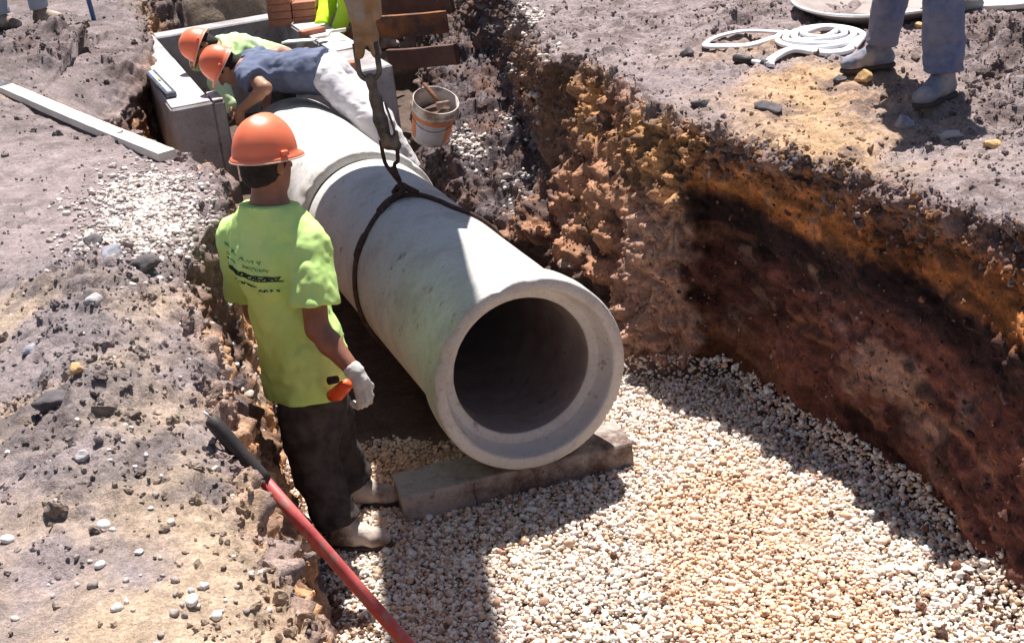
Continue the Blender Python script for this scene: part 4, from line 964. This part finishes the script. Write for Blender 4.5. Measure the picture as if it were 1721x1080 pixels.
k = len(vs); vs2 = vs+[p-nrm*.004 for p in vs]; F_ = F_+[tuple(x+k for x in f)[::-1] for f in F_]
mesh_obj('blade', np.array(vs2), F_, M['steel'], sh, True)
m = MB(); m.tube([end-sdn*.08, end+sdn*.06], [.024, .020], 12); m.build('socket', M['steel'], sh, True)
# ------------------------------------------------------------------ rocks that can be told apart
def rock(u, v, z, size, m, label, seed, name='rock', cat='rock', sink=.28, rough=.35, group=None):
    p = at(u, v, z); zz = gz(p[0], p[1]); p = at(u, v, zz); zz = gz(p[0], p[1]); b = MB(); b.lump((p[0], p[1], zz+size[2]*(.5-sink)), size, seed, 3, rough)
    return tag(b.build(name, m, None, True), label, cat, group)
M['asphalt'] = simple('asphalt_grey', (.20, .20, .24), (.36, .35, .39), 26, .9, 120, .004)
M['darkrock'] = simple('dark_rock', (.05, .045, .05), (.14, .12, .125), 12, .9, 60, .012)
M['paleRock'] = simple('pale_pebble', (.66, .62, .58), (.78, .75, .72), 9, .8, 90, .003)
M['orrock'] = simple('orange_clod', (.5, .29, .12), (.62, .42, .22), 9, .95, 60, .01)
M['greyrock'] = simple('grey_rock', (.34, .31, .32), (.46, .43, .43), 9, .9, 60, .01)
rock(190, 440, 1.27, (.13, .17, .07), M['asphalt'], 'flat bluish grey asphalt chunk in front of the white gravel spill', 1)
rock(245, 452, 1.27, (.15, .13, .09), M['darkrock'], 'dark lump just right of the bluish asphalt chunk', 2)
rock(160, 418, 1.27, (.09, .12, .06), M['darkrock'], 'dark lump just left of the bluish asphalt chunk', 3)
rock(90, 690, 1.27, (.11, .11, .08), M['darkrock'], 'black angular rock near the left edge of the photo', 4)
rock(52, 592, 1.27, (.09, .06, .035), M['asphalt'], 'flat grey stone slab near the left edge above the black rock', 5)
rock(160, 505, 1.27, (.07, .08, .06), M['greyrock'], 'brownish rock on the grey ridge below the asphalt chunk', 6)
rock(140, 655, 1.27, (.05, .06, .04), M['orrock'], 'small orange clod beside the black angular rock', 7)
rock(140, 765, 1.27, (.05, .05, .035), M['greyrock'], 'grey cobble below the black angular rock', 8)
rock(175, 886, 1.27, (.036, .033, .026), M['paleRock'], 'smooth cream pebble alone on the tan soil', 9, 'pebble', 'pebble', .2, .08)
rock(13, 909, 1.27, (.040, .026, .022), M['paleRock'], 'smooth white pebble at the left edge of the photo', 10, 'pebble', 'pebble', .2, .08)
rock(168, 948, 1.27, (.028, .022, .018), M['paleRock'], 'small white pebble below the lone cream pebble', 11, 'pebble', 'pebble', .2, .1)
rock(325, 1018, 1.27, (.045, .028, .024), M['paleRock'], 'larger white pebble of the cluster near the bottom left', 12, 'pebble', 'pebble', .2, .12)
rock(365, 1036, 1.27, (.026, .026, .022), M['paleRock'], 'round white pebble right of the pebble cluster', 13, 'pebble', 'pebble', .2, .1)
rock(1452, 128, 1.27, (.10, .09, .085), M['orrock'], 'orange clod lying against the toe of the left boot of the man in jeans', 14)
rock(1412, 134, 1.27, (.11, .07, .05), M['darkrock'], 'flat dark stone left of the orange clod at the boot toe', 15)
rock(1518, 213, 1.27, (.10, .08, .06), M['asphalt'], 'bluish stone in the shadow of the man in jeans', 16)
rock(1598, 235, 1.27, (.13, .10, .07), M['greyrock'], 'grey stone at the lower right edge of the shadow of the man in jeans', 17)
rock(1665, 252, 1.27, (.09, .07, .06), M['orrock'], 'reddish clod on the right bank right of the grey stone', 18)
rock(1180, 205, 1.27, (.10, .08, .05), M['darkrock'], 'dark clod at the corner of the right rim', 19)
rock(1290, 182, 1.27, (.22, .10, .045), M['darkrock'], 'long dark flake of soil on the right bank above the rim', 20)
rock(1155, 92, 1.27, (.16, .10, .06), M['darkrock'], 'dark soil lump left of the tail of the white hose', 21)
rock(1545, 45, 1.29, (.07, .06, .05), M['orrock'], 'small orange stone between the legs of the man in jeans', 22)
# ------------------------------------------------------------------ excavator, hook and sling
ex = thing('excavator_arm', (-.42, 6.9, 2.0), 'rusty end of the excavator arm holding the lifting hook at the top', 'excavator arm')
HX, HY = -.545, 6.62
# rusty forked casting reaching into the picture
s = Sdf((HX-.35, HY-.3, 1.50), (HX+.35, HY+.3, 2.65), .009)
s.cone((HX-.02, HY+.02, 2.6), (HX-.01, HY+.02, 2.12), .13, .115, .03, ((0, 1, 0), .75)); s.cone((HX-.01, HY+.02, 2.12), (HX+.005, HY, 1.86), .105, .062, .03, ((0, 1, 0), .8))
s.cone((HX+.005, HY, 1.90), (HX-.035, HY-.01, 1.66), .052, .026, .02); s.cone((HX+.005, HY, 1.90), (HX+.045, HY-.01, 1.66), .052, .026, .02); s.cone((HX+.07, HY-.02, 2.3), (HX+.075, HY-.02, 1.84), .045, .028, .01)
s.cone((HX-.11, HY-.04, 2.25), (HX-.09, HY-.03, 1.97), .05, .03, .02); s.wrinkle(.006, 12, 5)
sdf_obj(s, 'lifting_eye', M['rust'], ex)
m = MB(); m.box((HX+.035, HY+.09, 2.2), (.035, .02, .5), (1, 0, 0), (0, 0, 1), .004); m.tube([(HX-.15, HY, 2.05), (HX+.13, HY, 2.05)], .022, 12); m.build('pin', M['steel'], ex, True)
# bucket: curled shell above
def shell(prof, x0, x1, t=.03):
    m = MB(); n = len(prof); out = []
    for x in (x0, x1):
        for (y, z) in prof: out.append(V(x, y, z))
    F_ = [(i, i+1, n+i+1, n+i) for i in range(n-1)]; c = V((x0+x1)/2, np.mean([p[0] for p in prof]), np.mean([p[1] for p in prof]))
    inn = [p+unit(c-p)*t for p in out]; k = 2*n; F2 = [tuple(a+k for a in f)[::-1] for f in F_]
    side = [tuple(range(n)), tuple(range(n, 2*n))[::-1]]
    return m.add(out+inn, F_+F2+side)
prof = [(HY+.05, 2.50), (HY+.3, 2.30), (HY+.75, 2.26), (HY+1.15, 2.36), (HY+1.38, 2.60), (HY+1.45, 2.95), (HY+1.25, 3.25)]
bx0, bx1 = -.82, .00
shell(prof, bx0, bx1).build('bucket', M['yellowpaint'], ex)
for i in range(4):
    t = MB(); x = bx0+.08+i*(bx1-bx0-.16)/3; t.add([V(x-.05, HY+1.25, 3.22), V(x+.05, HY+1.25, 3.22), V(x+.05, HY+1.3, 3.22), V(x-.05, HY+1.3, 3.22), V(x-.03, HY+1.12, 3.42), V(x+.03, HY+1.12, 3.42)], [(0, 1, 2, 3), (0, 4, 5, 1), (2, 5, 4, 3), (0, 3, 4), (1, 5, 2)]); t.build('tooth', M['steel'], ex)
m = MB(); m.box((.01, HY+.03, 4.55), (.40, .42, 4.0), (1, 0, -.13), (.13, 0, 1), .03); m.build('stick', M['yellowpaint'], ex)
m = MB(); m.tube([(-.18, HY+.36, 3.0), (.06, HY+.40, 4.9)], .07, 14); m.tube([(.06, HY+.40, 4.9), (.20, HY+.38, 6.0)], .11, 14); m.build('hydraulic_cylinder', M['steel'], ex, True)
m = MB(); m.box((.3, HY-2.6, 6.9), (.40, 5.4, .55), (1, 0, 0), (0, .12, 1), .03); m.build('boom', M['yellowpaint'], ex)
# hook and its chain links (hang from the arm)
hk = thing('lifting_hook', (HX, HY, 1.2), 'long dark steel hook hanging in a shackle below the excavator arm', 'hook')
def arc(c, r, a0, a1, n, X_, Y_): return [np.array(c)+unit(X_)*r*math.cos(a)+unit(Y_)*r*math.sin(a) for a in np.linspace(a0, a1, n)]
sx = V(1, -.1, 0); sz = V(0, 0, 1)
m = MB(); a_ = arc((HX+.0, HY-.02, 1.585), .050, math.pi, 2*math.pi, 16, sx, sz); m.tube([a_[0]+V(0, 0, .13)]+a_+[a_[-1]+V(0, 0, .13)], .014, 10); m.build('shackle', M['steel'], hk, True)
s = Sdf((HX-.15, HY-.15, 1.1), (HX+.25, HY+.15, 1.65), .005)
s.cone((HX+.0, HY-.02, 1.54), (HX+.012, HY-.02, 1.44), .028, .022, .02); s.cone((HX+.012, HY-.02, 1.44), (HX+.02, HY-.02, 1.33), .034, .028, .02); s.cone((HX+.02, HY-.02, 1.33), (HX+.035, HY-.02, 1.21), .035, .026, .02)
s.cone((HX+.035, HY-.02, 1.21), (HX+.075, HY-.02, 1.195), .026, .022, .02); s.cone((HX+.075, HY-.02, 1.195), (HX+.085, HY-.02, 1.26), .021, .012, .02); s.wrinkle(.002, 30, 3)
sdf_obj(s, 'hook_body', M['steel'], hk)
m = MB(); m.tube([(HX+.055, HY-.05, 1.42), (HX+.078, HY-.045, 1.30), (HX+.082, HY-.03, 1.25)], .006, 8); m.build('latch', M['steel'], hk, True)
# sling
sl = thing('wire_sling', PC+PD*1.6+SZ*.45, 'rusty wire rope choked round the concrete pipe and hooked above it', 'sling')
RR = PB+.010
kt = cyl_hit(676, 322, RR+.02)
print('sling', [tuple(round(x, 2) for x in cyl_hit(u, v, RR)[:2]) for u, v in ((676, 322), (640, 352), (612, 400), (597, 450), (597, 500), (720, 332), (760, 348))])
kT, kA = kt[0], kt[1]
La = [(kT, kA)]+[cyl_hit(u, v, RR)[:2] for u, v in ((655, 338), (636, 358), (615, 392), (600, 430), (596, 470), (600, 505))]
la = La[-1]; ra = [cyl_hit(u, v, RR)[:2] for u, v in ((708, 328), (740, 338), (772, 352))]
full = La+[(la[0]-.03, la[1]-.5*0-.45), (la[0]-.1, -math.pi+.3)]
wrap = [on_pipe(t, a, RR) for t, a in smooth_pts([V(*p) for p in full])]
wr2 = [on_pipe(t, a, RR) for t, a in smooth_pts([V(kT, kA)]+[V(*p) for p in ra]+[V(ra[-1][0]-.06, ra[-1][1]+.5), V(ra[-1][0]-.08, ra[-1][1]+1.2), V(la[0]-.12, math.pi+.3)])]
m = MB(); m.tube(wrap, .0125, 10); m.build('rope', M['cable'], sl, True)
m = MB(); m.tube(wr2, .0125, 10); m.build('rope', M['cable'], sl, True)
# spliced thicker sleeves
m = MB(); m.tube(wrap[5:17], [.013]+[.021]*10+[.013], 10); m.build('splice', M['cable'], sl, True)
k0 = len(wrap)*52//100; m = MB(); m.tube(wrap[k0-9:k0+1], [.013]+[.019]*8+[.013], 10); m.build('splice', M['cable'], sl, True)
kp = kt[2]
hb = V(HX+.035, HY-.02, 1.21)
m = MB(); m.tube(smooth_pts([hb+V(-.03, 0, .02), hb+V(-.028, 0, -.06), hb*.55+kp*.45+V(-.035, 0, .0), kp+V(0, 0, .035)]), .010, 8); m.build('rope', M['cable'], sl, True)
m = MB(); m.tube(smooth_pts([hb+V(.045, 0, -.01), hb+V(.04, 0, -.09), hb*.5+kp*.5+V(.0, 0, .01), kp+V(0, 0, .035)]), .010, 8); m.build('rope', M['cable'], sl, True)
m = MB(); m.tube([hb*.50+kp*.50+V(-.012, 0, .005), hb*.2+kp*.8+V(.0, 0, .012)], [.017, .014], 8); m.build('splice', M['cable'], sl, True)
m = MB(); e1 = unit(wrap[4]-kp); m.tube(arc(kp+e1*.02+SZ*.02, .036, 0, 2*math.pi*.86, 22, e1, np.cross(SZ, e1)), .0155, 10); m.build('choker_hook', M['cable'], sl, True)
m = MB(); m.lump(kp+SZ*.026, (.075, .06, .05), 4, 2, .2); m.tube([kp+SZ*.03, kp+unit(wr2[6]-kp)*.085+SZ*.012], [.021, .014], 8); m.build('choker_eye', M['cable'], sl, True)
# ------------------------------------------------------------------ people
HG = 'workers in hard hats'
main_J = dict(pelvis=aty(524, 660, 4.94), chest=aty(463, 430, 4.95), neck=aty(452, 346, 4.93), head=aty(447, 274, 4.95),
    shL=aty(402, 396, 5.06), shR=aty(516, 412, 4.86), elR=aty(533, 552, 4.74), wrR=aty(604, 634, 4.64), elL=aty(428, 520, 5.22), wrL=aty(520, 560, 5.30),
    hipR=aty(512, 688, 4.87), hipL=aty(543, 676, 5.06), knR=aty(535, 800, 4.90), knL=aty(566, 768, 5.18), ankR=aty(578, 898, 4.87), ankL=aty(598, 818, 5.20),
    toeR=(1, -.22, 0), toeL=(1, -.12, 0), front=(.62, .78, 0), face=(.60, .74, -.22), headup=(.06, .10, 1), thumbL=(.62, .78, .1), thumbR=(.62, .78, .1), handR=(.10, -.05, -1), handL=(.8, 0, -.6))
main_J['ankR'][2] = .095; main_J['ankL'][2] = .095
worker, mshirt, mtr = person(main_J, 'worker seen from behind in lime green t-shirt, standing left of the open pipe mouth', M['skin'], M['hiviz'], M['black'], M['workboot'], HG, M['hat'], h=.0085, gloves=M['glove'], sleeve=.70, hem=.03, shirt_seed=3, curl=.9, pants_flare=.014, shirt_amp=.0075, fat=1.05,
    folds=[((-.12, .17), (-.04, .13), (.05, .14), (.14, .18), .010), ((-.13, .09), (-.02, .07), (.10, .11), .009), ((.155, .40), (.11, .31), (.03, .25), .012), ((.16, .33), (.12, .24), (.06, .19), .010), ((-.14, .38), (-.10, .29), (-.03, .24), .011), ((.10, .50), (.125, .42), (.13, .33), .010), ((-.02, .02), (.06, .05), (.14, .04), .009), ((-.09, .48), (-.12, .40), .009), ((.02, .12), (.07, .17), (.13, .26), .008)])
# orange thing in the pocket
pk = aty(568, 655, 4.70); ot = thing('tape_measure', pk-V(0, 0, .05), 'orange plastic tool tucked in the right pocket of the worker in the lime green t-shirt', 'hand tool')
m = MB(); m.tube([pk+V(-.035, .03, -.035), pk+V(-.005, .01, -.02), pk+V(.03, -.005, .015), pk+V(.05, -.01, .03)], [.022, .029, .026, .018], 14); m.build('case', M['orangetool'], ot, True)
m = MB(); m.tube([pk+V(-.03, .015, .035), pk+V(.005, .0, .045)], [.016, .014], 10); m.build('clip', M['rubber'], ot, True)
# print on the back of the shirt: weathered, illegible handwriting and a broken band
dg = bpy.context.evaluated_depsgraph_get() if False else None
sv = np.array([v.co[:] for v in mshirt.data.vertices])+V(*mshirt['org']); sf = [list(p.vertices) for p in mshirt.data.polygons]; SBV = BVHTree.FromPolygons(sv.tolist(), sf)
fr_ = unit(main_J['front']); bup = unit(main_J['neck']-main_J['pelvis']); brt = unit(np.cross(fr_, bup)); bup = np.cross(brt, fr_); bc = main_J['chest']-bup*.02-brt*.035
def on_back(x, y, off=.0022):
    o_ = bc+brt*x+bup*y-fr_*.5; h_ = SBV.ray_cast(Vector(o_), Vector(fr_))
    return (np.array(h_[0])+np.array(h_[1])*off if np.array(h_[1])@fr_ < 0 else np.array(h_[0])-np.array(h_[1])*off) if h_[0] else None
def stroke(mb, pts, r):
    q = [on_back(x, y) for x, y in pts]; q = [p for p in q if p is not None]
    if len(q) > 1: mb.tube(q, r, 5, (1, 1))
rs = random.Random(5); faint, bold = MB(), MB()
def scribble(mb, x0, x1, y, h, r, drop=0, gap=.2):
    x = x0
    while x < x1:
        w_ = rs.uniform(.45, .9)*h
        if rs.random() > gap:
            n_ = rs.randint(3, 6); stroke(mb, [(x+w_*k/(n_-1)+rs.uniform(-.002, .002), y-(x-x0)*drop+rs.uniform(-.5, .5)*h*(1.5 if k == 0 and rs.random() < .3 else 1)) for k in range(n_)], r*rs.uniform(.7, 1.2))
        x += w_*1.12
scribble(faint, -.135, -.02, .085, .018, .0016, .10); scribble(faint, .00, .10, .060, .015, .0013, .12, .3); scribble(faint, -.13, -.03, .05, .010, .0013, .1)
scribble(faint, .02, .125, .035, .012, .0012, .15, .3); scribble(faint, -.12, .02, -.025, .014, .0013, .1, .45)
for s_ in (-1, 1): stroke(bold, [(-.145+.31*k/30, .018-.012*(k/30)*3+s_*.009+rs.uniform(-.0015, .0015)) for k in range(31)], .0022)
scribble(bold, -.14, .155, .018, .016, .0028, .115, .12); scribble(bold, -.01, .07, -.035, .012, .0017, .12, .25); scribble(bold, .08, .14, -.058, .012, .0022, .1, .15)
faint.build('faded_print', M['inkfaint'], mshirt, True)['kind'] = 'stuff'; bold.build('black_print', M['ink'], mshirt, True)
# bending worker in navy grey shirt
bl_J = dict(pelvis=aty(541, 120, 9.25), chest=aty(447, 122, 9.35), neck=aty(410, 118, 9.38), head=aty(380, 113, 9.38), shL=aty(420, 128, 9.18), shR=aty(424, 105, 9.55), elL=aty(446, 148, 9.02), wrL=aty(404, 185, 9.15),
    elR=aty(470, 88, 9.72), wrR=aty(505, 94, 9.5), hipL=aty(552, 132, 9.13), hipR=aty(556, 112, 9.40), knL=aty(622, 205, 8.90), knR=aty(636, 200, 9.05), ankL=V(-.64, 8.78, .17), ankR=V(-.52, 9.0, .19),
    toeL=(-.9, .3, 0), toeR=(-.9, .3, 0), front=(0, -.12, -1), face=(-.62, -.05, -.8), headup=(-.80, -.06, .58), thumbL=(-.6, .3, 0), thumbR=(0, 0, 1), handL=(-.2, .1, -1))
person(bl_J, 'worker in navy grey t-shirt and pale trousers bending over the rear pipe', M['skin2'], M['blue'], M['white'], M['boot'], HG, M['hat'], h=.010, hem=-.02, sleeve=.42, shirt_seed=8, shirt_amp=.008, pants_flare=.02)
# worker in faded lime shirt beyond him
g_J = dict(pelvis=aty(462, 108, 10.45), chest=aty(398, 88, 10.28), neck=aty(366, 84, 10.2), head=aty(343, 80, 10.15), shL=aty(374, 98, 10.05), shR=aty(380, 76, 10.4), elL=aty(368, 138, 10.0), wrL=aty(384, 176, 9.9),
    elR=aty(350, 104, 10.5), wrR=aty(332, 106, 10.35), hipL=aty(468, 116, 10.32), hipR=aty(472, 104, 10.6), knL=V(-1.62, 10.2, .65), knR=V(-1.55, 10.5, .65), ankL=V(-1.60, 10.2, .25), ankR=V(-1.50, 10.5, .25),
    toeL=(-1, 0, 0), toeR=(-1, 0, 0), front=(-.2, -.1, -1), face=(.05, -.45, -.85), headup=(-.80, .05, .42), thumbL=(0, 0, 1), thumbR=(0, 0, 1))
person(g_J, 'worker in faded lime long sleeved shirt bending down inside the concrete chamber', M['skin'], M['paleshirt'], M['black'], M['boot'], HG, M['hat'], h=.011, hem=-.05, longsleeve=True, shirt_seed=12, shirt_amp=.008)
# kneeling worker at the far wall
k_J = dict(pelvis=aty(628, 20, 12.0), chest=aty(588, -35, 11.8), neck=aty(568, -70, 11.7), head=aty(556, -100, 11.6), shL=aty(580, -42, 11.55), shR=aty(562, -48, 11.95), elL=aty(582, 20, 11.45), wrL=aty(566, 56, 11.32),
    elR=aty(551, 8, 11.75), wrR=aty(541, 40, 11.55), hipL=aty(622, 34, 11.85), hipR=aty(625, 24, 12.15), knL=aty(588, 58, 11.62), knR=aty(575, 44, 11.95), ankL=aty(632, 70, 11.9), ankR=aty(640, 58, 12.2),
    toeL=(1, .2, 0), toeR=(1, .2, 0), front=(-.8, -.1, -.6), face=(-.6, -.1, -.8), headup=(-.6, 0, .8), thumbL=(-1, 0, .5), thumbR=(-1, 0, .5))
person(k_J, 'worker kneeling on the far wall in bright yellow long sleeved shirt and dark grey trousers', M['skin'], M['hiviz2'], M['palejeans'] if False else M['greytr'], M['boot'], HG, M['hat'], h=.011, longsleeve=True, shirt_seed=15)
# man in blue jeans at the top right
zr = 1.27
lf, rf_ = at(1584, 172, zr+.02), at(1478, 118, zr+.02); lf[2] = gz(lf[0], lf[1]); rf_[2] = gz(rf_[0], rf_[1])
up1 = V(0, 0, 1)
j_J = dict(ankL=lf+V(0, 0, .09), ankR=rf_+V(0, 0, .09), knL=lf+V(.01, .03, .50), knR=rf_+V(.08, -.03, .50), hipL=lf+V(.0, .17, .93), hipR=rf_+V(.10, -.14, .93), toeL=(-.78, -.62, 0), toeR=(-1, -.12, 0), front=(-.9, -.42, 0), face=(-.85, -.4, -.35), headup=(-.1, 0, 1), thumbL=(-1, 0, 0), thumbR=(-1, 0, 0))
pel = (j_J['hipL']+j_J['hipR'])/2+V(.02, 0, .06); j_J['pelvis'] = pel; j_J['chest'] = pel+V(-.03, -.01, .36); j_J['neck'] = pel+V(-.06, -.02, .56); j_J['head'] = pel+V(-.11, -.04, .70)
latv = unit(V(.42, -.9, 0)); j_J['shL'] = j_J['chest']+latv*.17+V(0, 0, .12); j_J['shR'] = j_J['chest']-latv*.17+V(0, 0, .12); j_J['elL'] = j_J['shL']+V(.03, -.07, -.28); j_J['elR'] = j_J['shR']+V(.03, .07, -.28); j_J['wrL'] = j_J['elL']+V(-.12, .02, -.22); j_J['wrR'] = j_J['elR']+V(-.12, -.02, -.22)
person(j_J, 'man in muddy blue jeans standing on the right bank, only legs in view', M['skin2'], M['blue'], M['jeans'], M['bluboot'], 'bystanders on the banks', None, h=.011, shirt_seed=20, fat=1.0, pants_flare=.004)
# man at the top left edge
a1, a2 = at(70, 30, 1.3), at(4, 42, 1.3); a1[2] = gz(a1[0], a1[1]); a2[2] = gz(a2[0], a2[1])
t_J = dict(ankL=a2+V(0, 0, .09), ankR=a1+V(0, 0, .09), knL=a2+V(.0, 0, .5), knR=a1+V(-.01, 0, .5), hipL=a2+V(.04, .05, .93), hipR=a1+V(-.08, -.02, .93), toeL=(.9, -.5, 0), toeR=(.9, -.3, 0), front=(.5, -.8, 0), face=(.5, -.7, -.4), headup=(0, 0, 1), thumbL=(1, 0, 0), thumbR=(1, 0, 0))
pel = (t_J['hipL']+t_J['hipR'])/2+V(0, 0, .06); t_J['pelvis'] = pel; t_J['chest'] = pel+V(.0, .0, .36); t_J['neck'] = pel+V(.0, -.02, .56); t_J['head'] = pel+V(.03, -.04, .70); latv = unit(V(.8, .5, 0))
t_J['shL'] = t_J['chest']+latv*.17+V(0, 0, .12); t_J['shR'] = t_J['chest']-latv*.17+V(0, 0, .12)
for a_, s_ in (('L', 1), ('R', -1)): t_J['el'+a_] = t_J['sh'+a_]+latv*.06*s_+V(0, 0, -.29); t_J['wr'+a_] = t_J['el'+a_]+V(.05, -.12, -.21)
person(t_J, 'man in pale trousers at the top left edge, only lower legs in view', M['skin2'], M['white'], M['palejeans'], M['boot'], 'bystanders on the banks', None, h=.012, shirt_seed=24)
# ------------------------------------------------------------------ light
SUN_EL = math.radians(67.0); sdir = V(.23*math.cos(SUN_EL), .97*math.cos(SUN_EL), math.sin(SUN_EL)); sdir /= np.linalg.norm(sdir)
L = bpy.data.lights.new('sun', 'SUN'); L.energy = 5.0; L.angle = math.radians(.55); L.color = (1, .96, .90)
lo_ = bpy.data.objects.new('sun', L); COL.objects.link(lo_); lo_.rotation_euler = Vector(-sdir).to_track_quat('-Z', 'Y').to_euler(); lo_.location = (0, 10, 30)
w = bpy.data.worlds.new('World'); sc.world = w; w.use_nodes = True; nt = w.node_tree
sky = nt.nodes.new('ShaderNodeTexSky'); sky.sky_type = 'NISHITA'; sky.sun_disc = False; sky.sun_elevation = SUN_EL; sky.sun_rotation = math.atan2(sdir[0], sdir[1])
nt.links.new(sky.outputs[0], nt.nodes['Background'].inputs[0]); nt.nodes['Background'].inputs[1].default_value = .05
sc.view_settings.view_transform = 'Standard'; sc.view_settings.look = 'None'; sc.view_settings.gamma = 1; sc.view_settings.exposure = .92; sc.view_settings.use_curve_mapping = False
for o in sc.objects:
    if 'org' in o: del o['org']
